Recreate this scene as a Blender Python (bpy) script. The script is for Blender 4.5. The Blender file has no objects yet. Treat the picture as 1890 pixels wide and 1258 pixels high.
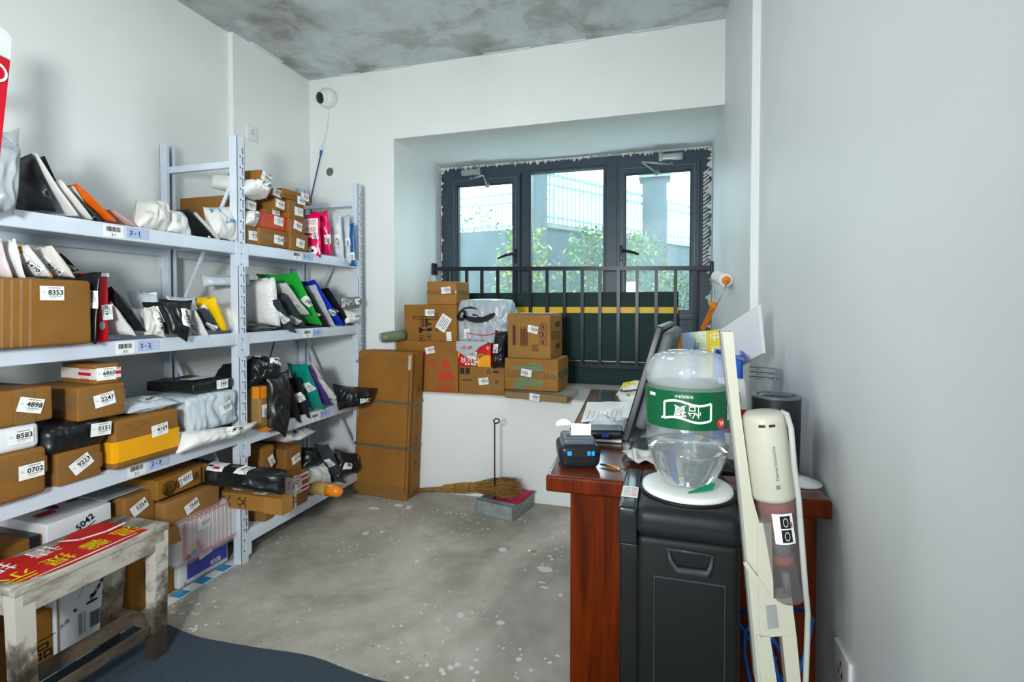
import bpy, bmesh, math, random
from mathutils import Vector as V, Matrix, noise
import numpy as np
random.seed(7)
S = bpy.context.scene
COL = S.collection

# ------------------------------------------------------------------ camera
FPX, YAW, PITCH, V0, EYE = 939.303, .2885, .0212, 582.3949, 1.2191
cd = bpy.data.cameras.new('camera'); cam = bpy.data.objects.new('camera', cd); COL.objects.link(cam)
cd.sensor_width = 36; cd.lens = FPX / 1890 * 36; cd.shift_y = (V0 - 629) / 1890
cd.clip_start = .05; cd.clip_end = 200
cam.location = (0, 0, EYE); cam.rotation_euler = (math.pi / 2 - PITCH, 0, YAW)
S.camera = cam
WORLD_K, SUN_K, LAMP_W, REAR_FILL_W, FLASH_W, EXPO = 7.2, 1.8, 5, 34, 27.5, 0.
# ------------------------------------------------------------------ world, sun, lamps, exposure
W = bpy.data.worlds.new('sky'); S.world = W; W.use_nodes = True
bg = W.node_tree.nodes['Background']
bg.inputs[0].default_value = (.86, .97, 1.0, 1); bg.inputs[1].default_value = WORLD_K
def area(name, loc, rot, sx, sy, power, col, shape='RECTANGLE', spread=180):
    l = bpy.data.lights.new(name, 'AREA'); l.shape = shape; l.size = sx; l.size_y = sy; l.energy = power; l.color = col; l.spread = math.radians(spread)
    o = bpy.data.objects.new(name, l); o.location = loc; o.rotation_euler = rot; COL.objects.link(o); return o
sun = bpy.data.lights.new('sun', 'SUN'); sun.energy = SUN_K; sun.angle = .02; sun.color = (1, .96, .88)
so = bpy.data.objects.new('sun', sun); so.rotation_euler = (math.radians(38), 0, math.radians(25)); COL.objects.link(so)
area('ceiling_lamp', (-.95, 1.7, 2.70), (0, 0, 0), .45, .45, LAMP_W, (1, 1, .97), 'DISK')
area('rear_fill_light', (-.45, -1.38, 1.5), (math.radians(90), 0, math.radians(16)), 1.4, 2.2, REAR_FILL_W, (.94, 1, 1.02))  # unseen soft fill added behind the camera; the rear wall has no doorway
area('camera_flash', (-.5, -.5, 1.44), (math.radians(90), 0, math.radians(20)), .25, .25, FLASH_W, (.965, 1, .995), 'RECTANGLE', 125)
S.view_settings.view_transform = 'Standard'; S.view_settings.look = 'None'
S.view_settings.gamma = 1; S.view_settings.use_curve_mapping = False
S.view_settings.exposure = EXPO

# ------------------------------------------------------------------ measuring: a point seen at (u, v) of the photograph on a known plane of the room
_c, _s, _cp, _sp = math.cos(YAW), math.sin(YAW), math.cos(PITCH), math.sin(PITCH)
_R = V((_c, _s, 0)); _F = V((-_s, _c, 0)); _Z = V((0, 0, 1))
_fw = _F * _cp - _Z * _sp; _up = _F * _sp + _Z * _cp
def at(u, v, x=None, y=None, z=None):
    d = _R * ((u - 945) / FPX) + _up * ((V0 - v) / FPX) + _fw
    k = x / d.x if x is not None else (y / d.y if y is not None else (z - EYE) / d.z)
    return V((0, 0, EYE)) + d * k

# ------------------------------------------------------------------ materials
def lin(h):
    if not isinstance(h, str): return tuple(h) + (1,) if len(h) == 3 else tuple(h)
    h = h.lstrip('#'); r = [int(h[i:i + 2], 16) / 255 for i in (0, 2, 4)]
    return tuple(c / 12.92 if c <= .04045 else ((c + .055) / 1.055) ** 2.4 for c in r) + (1,)
_M = {}
class NT:
    def __init__(s, name):
        s.m = bpy.data.materials.new(name); s.m.use_nodes = True; s.t = s.m.node_tree; s.n = s.t.nodes; s.p = s.n['Principled BSDF']
        s.out = s.n['Material Output']; s.tc = None
    def node(s, ty, **kw):
        n = s.n.new(ty)
        for k, v in kw.items():
            if k.startswith('i_'):
                key = k[2:]; key = int(key) if key.isdigit() else key.replace('_', ' '); n.inputs[key].default_value = v
            else: setattr(n, k, v)
        return n
    def l(s, a, b): s.t.links.new(a, b)
    def coords(s, gen=False):
        if not s.tc: s.tc = s.node('ShaderNodeTexCoord')
        return s.tc.outputs['Object']
    def noise(s, scale, detail=3, rough=.5, dist=0, stretch=None):
        n = s.node('ShaderNodeTexNoise'); n.inputs['Scale'].default_value = scale; n.inputs['Detail'].default_value = detail
        n.inputs['Roughness'].default_value = rough; n.inputs['Distortion'].default_value = dist
        c = s.coords()
        if stretch:
            mp = s.node('ShaderNodeMapping'); mp.inputs['Scale'].default_value = stretch; s.l(c, mp.inputs[0]); c = mp.outputs[0]
        s.l(c, n.inputs['Vector']); return n.outputs[0]
    def ramp(s, fac, stops):
        r = s.node('ShaderNodeValToRGB'); e = r.color_ramp.elements
        while len(e) < len(stops): e.new(.5)
        for i, (p, c) in enumerate(stops): e[i].position = p; e[i].color = lin(c)
        s.l(fac, r.inputs[0]); return r.outputs[0]
    def mix(s, fac, a, b):
        n = s.node('ShaderNodeMix'); n.data_type = 'RGBA'
        for sock, v in ((n.inputs[0], fac), (n.inputs[6], a), (n.inputs[7], b)):
            if hasattr(v, 'links') or hasattr(v, 'is_linked'): s.l(v, sock)
            else: sock.default_value = v if not isinstance(v, str) else lin(v)
        return n.outputs[2]
    def bump(s, h, strength=.3, dist=.01):
        b = s.node('ShaderNodeBump'); b.inputs['Strength'].default_value = strength; b.inputs['Distance'].default_value = dist
        s.l(h, b.inputs['Height']); s.l(b.outputs[0], s.p.inputs['Normal'])
    def set(s, **kw):
        for k, v in kw.items():
            k = k.replace('_', ' ')
            if k == 'Base Color' and isinstance(v, str): v = lin(v)
            if hasattr(v, 'is_linked'): s.l(v, s.p.inputs[k])
            else: s.p.inputs[k].default_value = v
        return s
def cached(f):
    def g(*a, **k):
        key = (f.__name__,) + a + tuple(sorted(k.items()))
        if key not in _M: _M[key] = f(*a, **k)
        return _M[key]
    return g
@cached
def flat(name, col, rough=.5, metal=0., var=.06):
    t = NT(name); n = t.noise(9, 4)
    c = lin(col); d = tuple(max(0, x * (1 - var * 2)) for x in c[:3]) + (1,); e = tuple(min(1, x * (1 + var)) for x in c[:3]) + (1,)
    t.set(Base_Color=t.ramp(n, [(.3, d), (.7, e)]), Roughness=rough, Metallic=metal, Specular_IOR_Level=.3 if rough > .25 else .5); return t.m
@cached
def card(col='#a06f38'):
    t = NT('cardboard'); n = t.noise(5, 5, .6); f = t.noise(160, 2, .5, 0, (1, 1, .15))
    c = lin(col); c = (c[0] * .72, c[1] * .72, c[2] * .6, 1); dk = tuple(x * .82 for x in c[:3]) + (1,); lt = tuple(min(1, x * 1.1) for x in c[:3]) + (1,)
    a = t.ramp(n, [(.3, dk), (.7, lt)])
    t.set(Base_Color=a, Roughness=.65, Specular_IOR_Level=.25); t.bump(f, .08, .004); return t.m
@cached
def poly(name, col, rough=.28, bump=.35, scale=26, spec=.4):
    t = NT(name); n2 = t.noise(4, 2)
    r1 = t.node('ShaderNodeTexNoise'); r1.noise_type = 'RIDGED_MULTIFRACTAL'; r1.inputs['Scale'].default_value = scale * .38; r1.inputs['Detail'].default_value = 3; r1.inputs['Roughness'].default_value = .55; r1.inputs['Distortion'].default_value = .9
    mp = t.node('ShaderNodeMapping'); mp.inputs['Rotation'].default_value = (.5, .7, .3); mp.inputs['Scale'].default_value = (1, 1.7, .55); t.l(t.coords(), mp.inputs[0]); t.l(mp.outputs[0], r1.inputs['Vector'])
    c = lin(col); dk = tuple(x * .88 for x in c[:3]) + (1,)
    t.set(Base_Color=t.ramp(n2, [(.35, dk), (.65, c)]), Roughness=rough, Specular_IOR_Level=spec)
    t.bump(r1.outputs[0], min(1, bump * 1.6), .012); return t.m
@cached
def bubble(name, col):
    t = NT(name); v = t.node('ShaderNodeTexVoronoi'); v.inputs['Scale'].default_value = 95; t.l(t.coords(), v.inputs['Vector'])
    r = t.ramp(v.outputs['Distance'], [(.1, (1, 1, 1)), (.7, (0, 0, 0))]); t.set(Base_Color=col, Roughness=.3); t.bump(r, .35, .004); return t.m
@cached
def clear(name, col, alpha=.45, rough=.18):
    t = NT(name); t.set(Base_Color=col, Roughness=rough, Alpha=alpha); n = t.noise(30, 3, .6, 1.5); t.bump(n, .5, .01); return t.m
@cached
def speckle(name, a, b, scale, lo, hi):
    t = NT(name); n = t.noise(scale, 4, .6, .4); t.set(Base_Color=t.ramp(n, [(lo, a), (hi, b)]), Roughness=.45); return t.m
PAPER = flat('label_paper', '#eef0ee', .55, 0., .01)
INK = flat('black_ink', '#16181a', .5, 0., .0)
GREYINK = flat('grey_ink', '#8b9094', .6, 0., .0)

# ------------------------------------------------------------------ mesh building
class MB:
    def __init__(s): s.v = []; s.f = []; s.i = []; s.sm = []
    def add(s, vs, fs, mi=0, sm=False):
        b = len(s.v); s.v += [V(p) for p in vs]
        for f in fs: s.f.append([b + k for k in f]); s.i.append(mi); s.sm.append(sm)
        return s
    def box(s, a, b, mi=0):
        x0, y0, z0 = a; x1, y1, z1 = b
        return s.obox(V((x0, y0, z0)), V((x1 - x0, 0, 0)), V((0, y1 - y0, 0)), V((0, 0, z1 - z0)), mi)
    def obox(s, o, a, b, c, mi=0):
        o, a, b, c = V(o), V(a), V(b), V(c)
        p = [o, o + a, o + a + b, o + b, o + c, o + a + c, o + a + b + c, o + b + c]
        fs = [(0, 3, 2, 1), (4, 5, 6, 7), (0, 1, 5, 4), (1, 2, 6, 5), (2, 3, 7, 6), (3, 0, 4, 7)]
        if a.cross(b).dot(c) < 0: fs = [f[::-1] for f in fs]
        return s.add(p, fs, mi)
    def rbox(s, o, a, b, c, r, mi=0, n=3, fn=None):
        """box with rounded edges: origin o, edge vectors a, b, c; fn(x, y, z) gives an offset in local (a, b, c) metres"""
        o, a, b, c = V(o), V(a), V(b), V(c); L = [a.length, b.length, c.length]; ax = [a / L[0], b / L[1], c / L[2]]
        r = min(r, min(L) * .499)
        flip = a.cross(b).dot(c) < 0
        def ticks(l):
            t = [0, r * .3, r * .65, r]; m = max(1, n); t += [r + (l - 2 * r) * k / m for k in range(1, m)]; return t + [l - r, l - r * .65, l - r * .3, l]
        T = [ticks(l) for l in L]
        idx = {}; vs = []
        def vid(p):
            k = tuple(round(x, 6) for x in p)
            if k not in idx:
                inn = [min(max(p[j], r), L[j] - r) for j in range(3)]; d = V([p[j] - inn[j] for j in range(3)])
                q = V(inn) + (d.normalized() * r if d.length > 1e-9 else d)
                if fn: q = q + V(fn(q.x / L[0], q.y / L[1], q.z / L[2]))
                idx[k] = len(vs); vs.append(o + ax[0] * q.x + ax[1] * q.y + ax[2] * q.z)
            return idx[k]
        fs = []
        for j in range(3):
            u, w = (j + 1) % 3, (j + 2) % 3
            for side in (0, 1):
                for i in range(len(T[u]) - 1):
                    for k in range(len(T[w]) - 1):
                        q = []
                        for (di, dk) in ((0, 0), (1, 0), (1, 1), (0, 1)):
                            p = [0, 0, 0]; p[j] = L[j] * side; p[u] = T[u][i + di]; p[w] = T[w][k + dk]; q.append(vid(p))
                        if (side == 0) != flip: q = q[::-1]
                        fs.append(q)
        return s.add(vs, fs, mi, True)
    def grid(s, fn, nu, nv, mi=0, sm=True, flip=False):
        vs = [fn(i / nu, j / nv) for j in range(nv + 1) for i in range(nu + 1)]
        fs = [(j * (nu + 1) + i, j * (nu + 1) + i + 1, (j + 1) * (nu + 1) + i + 1, (j + 1) * (nu + 1) + i) for j in range(nv) for i in range(nu)]
        if flip: fs = [f[::-1] for f in fs]
        return s.add(vs, fs, mi, sm)
    def tube(s, pts, r, n=8, mi=0, cap=True):
        pts = [V(p) for p in pts]; R = r if isinstance(r, (list, tuple)) else [r] * len(pts)
        vs = []; prev = None
        for k, p in enumerate(pts):
            d = (pts[min(k + 1, len(pts) - 1)] - pts[max(k - 1, 0)]).normalized()
            if prev is None:
                h = V((0, 0, 1)) if abs(d.z) < .9 else V((1, 0, 0)); e = d.cross(h).normalized()
            else: e = (prev - d * prev.dot(d)).normalized()
            prev = e; g = d.cross(e)
            vs += [p + (e * math.cos(2 * math.pi * q / n) + g * math.sin(2 * math.pi * q / n)) * R[k] for q in range(n)]
        fs = [(k * n + q, k * n + (q + 1) % n, (k + 1) * n + (q + 1) % n, (k + 1) * n + q) for k in range(len(pts) - 1) for q in range(n)]
        s.add(vs, fs, mi, True)
        if cap:
            b = len(s.v) - len(vs); m = len(pts) - 1
            s.f.append([b + q for q in range(n)][::-1]); s.f.append([b + m * n + q for q in range(n)]); s.i += [mi, mi]; s.sm += [False, False]
        return s
    def lathe(s, o, axis, prof, n=24, mi=0, sm=True, fn=None):
        """prof: list of (radius, height) along axis from o"""
        o = V(o); d = V(axis).normalized(); h = V((0, 0, 1)) if abs(d.z) < .9 else V((1, 0, 0)); e = d.cross(h).normalized(); g = d.cross(e)
        vs = []
        for (r, z) in prof:
            for q in range(n):
                a = 2 * math.pi * q / n; rr = r * (fn(a, z) if fn else 1)
                vs.append(o + d * z + (e * math.cos(a) + g * math.sin(a)) * rr)
        fs = [(k * n + q, k * n + (q + 1) % n, (k + 1) * n + (q + 1) % n, (k + 1) * n + q) for k in range(len(prof) - 1) for q in range(n)]
        return s.add(vs, fs, mi, sm)
    def prism(s, pts, ext, mi=0):
        """closed polygon pts (3d, planar) extruded by ext"""
        pts = [V(p) for p in pts]; ext = V(ext); n = len(pts)
        return s.add(pts + [p + ext for p in pts], [tuple(range(n))[::-1], tuple(range(n, 2 * n))] + [(k, (k + 1) % n, n + (k + 1) % n, n + k) for k in range(n)], mi)
    def build(s, name, mats, parent=None, base=None, fix=True):
        me = bpy.data.meshes.new(name); root = parent
        while root is not None and root.parent is not None: root = root.parent
        b = V(base) if base is not None else (root.location.copy() if root is not None else V((0, 0, 0)))
        me.from_pydata([p - b for p in s.v], [], s.f)
        mats = mats if isinstance(mats, (list, tuple)) else [mats]
        for m in mats: me.materials.append(m)
        me.polygons.foreach_set('material_index', s.i); me.polygons.foreach_set('use_smooth', s.sm); me.update()
        o = bpy.data.objects.new(name, me); COL.objects.link(o)
        if parent is not None: o.parent = parent
        else: o.location = b
        if fix:
            bm = bmesh.new(); bm.from_mesh(me); bmesh.ops.recalc_face_normals(bm, faces=bm.faces); bm.to_mesh(me); bm.free()
        return o
def tag(o, label=None, cat=None, group=None, kind=None):
    for k, v in (('label', label), ('category', cat), ('group', group), ('kind', kind)):
        if v: o[k] = v
    return o
GRP = None
def thing(name, loc, label, cat, group=None):
    o = bpy.data.objects.new(name, None); o.empty_display_size = .05; COL.objects.link(o); o.location = loc; return tag(o, label, cat, group)
def struct(o): o['kind'] = 'structure'; return o

# ------------------------------------------------------------------ lettering
_T = {}
def glyphs(txt):
    if txt not in _T:
        c = bpy.data.curves.new('t', 'FONT'); c.body = txt; c.size = 1; c.resolution_u = 2
        if txt.isascii(): c.offset = .022
        o = bpy.data.objects.new('t', c); me = bpy.data.meshes.new_from_object(o)
        vs = [(v.co.x, v.co.y) for v in me.vertices]; fs = [tuple(p.vertices) for p in me.polygons]
        bpy.data.objects.remove(o); bpy.data.curves.remove(c); bpy.data.meshes.remove(me)
        if vs:
            x0 = min(v[0] for v in vs); x1 = max(v[0] for v in vs); y0 = min(v[1] for v in vs); y1 = max(v[1] for v in vs)
            vs = [(a - (x0 + x1) / 2, b - (y0 + y1) / 2) for a, b in vs]; _T[txt] = (vs, fs, x1 - x0, y1 - y0)
        else: _T[txt] = ([], [], 1, 1)
    return _T[txt]
def lay(mb, fn, txt, cx, cy, h=None, w=None, rot=0, mi=1, lift=.0006, bold=0):
    """text flattened through fn(x, y, lift); h: glyph height, w: maximum width"""
    vs, fs, tw, th = glyphs(txt)
    if not vs: return
    sx = sy = (h / th if h else w / tw)
    if h and w: sx = min(sx, w / tw) if bold == 0 else w / tw
    c, s = math.cos(rot), math.sin(rot)
    P = [fn(cx + a * sx * c - b * sy * s, cy + a * sx * s + b * sy * c, lift) for a, b in vs]
    mb.add(P, fs, mi)
def rect(mb, fn, cx, cy, w, h, rot=0, mi=0, lift=0., nu=1, nv=1):
    c, s = math.cos(rot), math.sin(rot)
    def g(a, b):
        x = (a - .5) * w; y = (b - .5) * h; return fn(cx + x * c - y * s, cy + x * s + y * c, lift)
    mb.grid(g, nu, nv, mi, nu > 1)
def bars(mb, fn, cx, cy, w, h, seed=1, rot=0, mi=1, lift=.0006):
    rnd = random.Random(seed); x = -w / 2; c, s = math.cos(rot), math.sin(rot)
    while x < w / 2:
        b = w * rnd.choice((.015, .03, .045)); rect(mb, fn, cx + (x + b / 2) * c, cy + (x + b / 2) * s, b, h, rot, mi, lift); x += b + w * rnd.choice((.015, .03))
def ticket(parent, fn, num, w=.066, h=.044, rot=0, nu=1, nv=1, lift=.0012):
    """white pick-up ticket: big number, slot code, small print"""
    mb = MB(); c, s = math.cos(rot), math.sin(rot)
    g = lambda x, y, l: fn(x * c - y * s, x * s + y * c, l)
    rect(mb, g, 0, 0, w, h, 0, 0, lift, nu, nv)
    L = lift + .0012 if nu > 1 else lift + .0006
    lay(mb, g, num, w * .14, h * .06, h * .36, w * .64, 0, 1, L)
    lay(mb, g, '1-2', -w * .36, h * .06, h * .11, None, 0, 2, L)
    rect(mb, g, w * .12, -h * .2, w * .5, h * .05, 0, 2, L)
    rect(mb, g, w * .02, -h * .33, w * .3, h * .03, 0, 2, L)
    rect(mb, g, w * .1, h * .38, w * .5, h * .06, 0, 2, L)
    return mb.build('shipping_label', [PAPER, INK, GREYINK], parent, fix=False)

# ------------------------------------------------------------------ parcels
TAPE = flat('packing_tape', '#a8763a', .22, 0., .05)
YTAPE = flat('yellow_packing_tape', '#e8a416', .2, 0., .05)
OTAPE = flat('orange_tape', '#f08a1c', .3, 0., .05)
DTAPE = clear('brown_tape_film', '#9a7444', .55)
class Frame:
    """local frame of a carton: x along the front, y into it, z up"""
    def __init__(s, o, e1, e2, e3, w, d, h): s.o, s.e1, s.e2, s.e3, s.w, s.d, s.h = V(o), V(e1), V(e2), V(e3), w, d, h
    def front(s, fx, fz): return lambda x, y, l: s.o + s.e1 * (s.w * fx + x) + s.e3 * (s.h * fz + y) - s.e2 * l
    def left(s, fy, fz): return lambda x, y, l: s.o + s.e2 * (s.d * fy - x) + s.e3 * (s.h * fz + y) - s.e1 * l
    def right(s, fy, fz): return lambda x, y, l: s.o + s.e1 * (s.w + l) + s.e2 * (s.d * fy + x) + s.e3 * (s.h * fz + y)
    def top(s, fx, fy): return lambda x, y, l: s.o + s.e3 * (s.h + l) + s.e1 * (s.w * fx + x) + s.e2 * (s.d * fy + y)
def carton(label, u0, u1, vt, X=None, Y=None, D=.25, z=None, vb=None, yaw=0, roll=0, r=.005, mat=None, nums=(), tapes=(), name='carton', cat='parcel box',
           group=None, dent=.0025, crease=0, vref=None, bulge=.002, shift=(0, 0, 0)):
    vb = vb if vb is not None else vt + 60
    pl = dict(x=X) if X is not None else dict(y=Y)
    P0 = at(u0, vb, **pl); P1 = at(u1, vb, **pl); Pt = at(vref if vref is not None else u0, vt, **pl)
    z0 = z if z is not None else P0.z; h = Pt.z - z0
    w = (P1 - P0).xy.length; e1 = V((0, 1, 0)) if X is not None else V((1, 0, 0)); e2 = V((-1, 0, 0)) if X is not None else V((0, 1, 0))
    M = Matrix.Rotation(math.radians(yaw), 3, 'Z'); e1 = M @ e1; e2 = M @ e2; e3 = V((0, 0, 1))
    if roll: N = Matrix.Rotation(math.radians(roll), 3, e2); e1 = N @ e1; e3 = N @ e3
    o = V((P0.x, P0.y, z0)) + V(shift)
    F = Frame(o, e1, e2, e3, w, D, h); rnd = random.Random(label); sd = rnd.random() * 50
    def fn(x, y, zz):
        q = noise.noise(V((x * w * 7 + sd, y * D * 7, zz * h * 7))); b = bulge
        if crease: q = q + crease * (.5 - abs(noise.noise(V((x * w * 16 + sd, y * D * 16, zz * h * 9)) + noise.noise_vector(V((x * w, y * D, zz * h)) * 9) * .6)) * 2)
        fx = 4 * x * (1 - x); fy = 4 * y * (1 - y); fz = 4 * zz * (1 - zz)
        return ((x - .5) * 2 * b * fy * fz - (x - .5) * abs(q) * dent * 2, (y - .5) * 2 * b * fx * fz - (y - .5) * abs(q) * dent * 2, (zz - .5) * 2 * b * fx * fy * .5)
    mb = MB(); mb.rbox(o, e1 * w, e2 * D, e3 * h, r, 0, 5 if not crease else 22, fn)
    base = o + e1 * w / 2 + e2 * D / 2
    ob = mb.build(name, mat or card(), None, base, fix=False); tag(ob, label, cat, group or GRP)
    for tp in tapes:
        kind, p, wd = tp[:3]; m = tp[3] if len(tp) > 3 else TAPE; e = bulge + .0008; t = MB(); k = .29 * r - e
        if kind == 'h':
            zz = h * p; path = [(-e, D * .9), (-e, r), (k, k), (r, -e), (w - r, -e), (w - k, k), (w + e, r), (w + e, D * .9)]
            for (a, b), (c, d) in zip(path, path[1:]): t.add([o + e1 * a + e2 * b + e3 * (zz - wd / 2), o + e1 * c + e2 * d + e3 * (zz - wd / 2), o + e1 * c + e2 * d + e3 * (zz + wd / 2), o + e1 * a + e2 * b + e3 * (zz + wd / 2)], [(0, 1, 2, 3)])
        else:
            xx = w * p; path = [(-e, h * .02), (-e, h - r), (k, h - k), (r, h + e), (D * .98, h + e)]
            for (a, b), (c, d) in zip(path, path[1:]): t.add([o + e2 * a + e3 * b + e1 * (xx - wd / 2), o + e2 * a + e3 * b + e1 * (xx + wd / 2), o + e2 * c + e3 * d + e1 * (xx + wd / 2), o + e2 * c + e3 * d + e1 * (xx - wd / 2)], [(0, 1, 2, 3)])
        t.build('packing_tape', m, ob, fix=False)
    for nm in nums:
        num, fx, fz = nm[:3]; rt = math.radians(nm[3]) if len(nm) > 3 else 0; sc = nm[4] if len(nm) > 4 else 1; side = nm[5] if len(nm) > 5 else 'front'
        ticket(ob, getattr(F, side)(fx, fz), num, .066 * sc, .044 * sc, rt, lift=bulge + .0018)
    return ob, F
def ptop(r): ob, F = r; return F.o.z + F.h
def pouch(label, quad, t, mat, nums=(), name='mailer_bag', cat='mailer bag', group=None, wr=.3, pw=3.0, bow=0., n=30, flat_end=.06, seed=None, back=.9, edge=.006):
    """stuffed soft bag spanning quad = BL, BR, TR, TL (seen from its front side), thickness t"""
    BL, BR, TR, TL = [V(p) for p in quad]; rnd = random.Random(seed if seed is not None else label); sd = rnd.random() * 90
    N = (BR - BL + TR - TL).cross(TL - BL + TR - BR).normalized(); W_ = (BR - BL).length; H_ = (TL - BL).length
    f1, f2 = rnd.uniform(9, 15), rnd.uniform(20, 30)
    def Sf(a, b, side):
        p = (BL * (1 - a) + BR * a) * (1 - b) + (TL * (1 - a) + TR * a) * b
        x = abs(2 * a - 1); bb = min(1, b / (1 - flat_end)); y = abs(2 * bb - 1)
        pr = max(0, 1 - x ** pw) ** .62 * max(0, 1 - y ** pw) ** .62
        q = p * f1 + V((sd, 0, sd)); q2 = p * f2 + V((0, sd, 0))
        wv = noise.noise_vector(p * 6 + V((sd, 0, 0))) * .55; q = q + wv; q2 = V((q2.x * 1.5, q2.y * 1.5, q2.z * .6)) + wv * 2; rg = (1 - abs(noise.noise(q)) * 2.4) * .75 + (1 - abs(noise.noise(q2)) * 2.4) * .5
        hgt = t * .5 * pr * (1 + wr * (rg - .6)) + t * wr * .25 * (1 - pr) * noise.noise(q) * (.3 + min(1, 5 * min(a, 1 - a, b, 1 - b)))
        e = noise.noise(p * 14 + V((sd, sd, 0))) * edge
        ine = (1 - pr) ; off = (TR - TL).normalized() * e * ine * (1 if a > .5 else -1) + (TL - BL).normalized() * e * ine
        shr = .05 * (1 - x ** 2) * (.5 - b) * 2 * (abs(.5 - b) * 2) ** 6
        return p + off + (TL - BL) * shr * min(1, t / .05) + N * ((hgt if side > 0 else -hgt * back) + bow * 4 * b * (1 - b) * H_)
    mb = MB(); mb.grid(lambda a, b: Sf(a, b, 1), n, n); mb.grid(lambda a, b: Sf(a, b, -1), n, n, flip=True)
    zmin = min(p.z for p in mb.v); ce = (BL + BR + TR + TL) / 4
    ob = mb.build(name, mat, None, V((ce.x, ce.y, zmin)), fix=False); tag(ob, label, cat, group or (GRP if name == 'mailer_bag' else None))
    bm = bmesh.new(); bm.from_mesh(ob.data); bmesh.ops.remove_doubles(bm, verts=bm.verts, dist=.0004); bm.to_mesh(ob.data); bm.free()
    def surf(a0, b0):
        def fn(x, y, l):
            a = min(max(a0 + x / W_, .001), .999); b = min(max(b0 + y / H_, .001), .999); p = Sf(a, b, 1)
            d = .004; pa = Sf(min(a + d, 1), b, 1) - Sf(max(a - d, 0), b, 1); pb = Sf(a, min(b + d, 1), 1) - Sf(a, max(b - d, 0), 1); nn = pa.cross(pb)
            nn = nn.normalized() if nn.length > 1e-12 else N
            if nn.dot(N) < 0: nn = N
            return p + nn * (l + .0014)
        return fn
    for nm in nums:
        num, a, b = nm[:3]; rt = math.radians(nm[3]) if len(nm) > 3 else 0; sc = nm[4] if len(nm) > 4 else 1
        ticket(ob, surf(a, b), num, .066 * sc, .044 * sc, rt, 5, 4)
    return ob, surf
def book(label, top, bot, D, t, mat, X=-1.885, nums=(), Xt=None, skew=0, **kw):
    """a flat bag stood on edge among others: its front edge runs from pixel top to pixel bot, it reaches D into the shelf"""
    T = at(*top, x=Xt if Xt is not None else X); B = at(*bot, x=X)
    return pouch(label, [B + V((-D, 0, .004)), B, T, T + V((-D, skew, -.004))], t, mat, nums, **kw)
def face(label, pts, t, mat, nums=(), **kw):
    """a bag whose broad side is in view: corners BL, BR, TR, TL as (u, v, X)"""
    return pouch(label, [at(u, v, x=X) for u, v, X in pts], t, mat, nums, **kw)
def sheet(name, parent, fn, w, h, items, mats, nu=1, nv=1, lift=.0012, base=True, rot=0):
    """printed patch: items = ('t', text, cx, cy, h, mi) / ('r', cx, cy, w, h, mi) / ('b', cx, cy, w, h, mi)"""
    mb = MB(); c, s = math.cos(rot), math.sin(rot); g = lambda x, y, l: fn(x * c - y * s, x * s + y * c, l)
    if base: rect(mb, g, 0, 0, w, h, 0, 0, lift, nu, nv)
    L = lift + .0007
    for it in items:
        if it[0] == 't': lay(mb, g, it[1], it[2] * w, it[3] * h, it[4] * h, None, math.radians(it[6]) if len(it) > 6 else 0, it[5], L)
        elif it[0] == 'r': rect(mb, g, it[1] * w, it[2] * h, it[3] * w, it[4] * h, math.radians(it[6]) if len(it) > 6 else 0, it[5], L + (.0003 if len(it) > 7 else 0))
        elif it[0] == 'b': bars(mb, g, it[1] * w, it[2] * h, it[3] * w, it[4] * h, 3, 0, it[5], L)
        elif it[0] == 'p': mb.add([g(x * w, y * h, L) for x, y in it[1]], [tuple(range(len(it[1])))], it[2])
    return mb.build(name, mats, parent, fix=False)
def disc(cx, cy, rx, ry, n=20): return [(cx + rx * math.cos(2 * math.pi * k / n), cy + ry * math.sin(2 * math.pi * k / n)) for k in range(n)]
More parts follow.
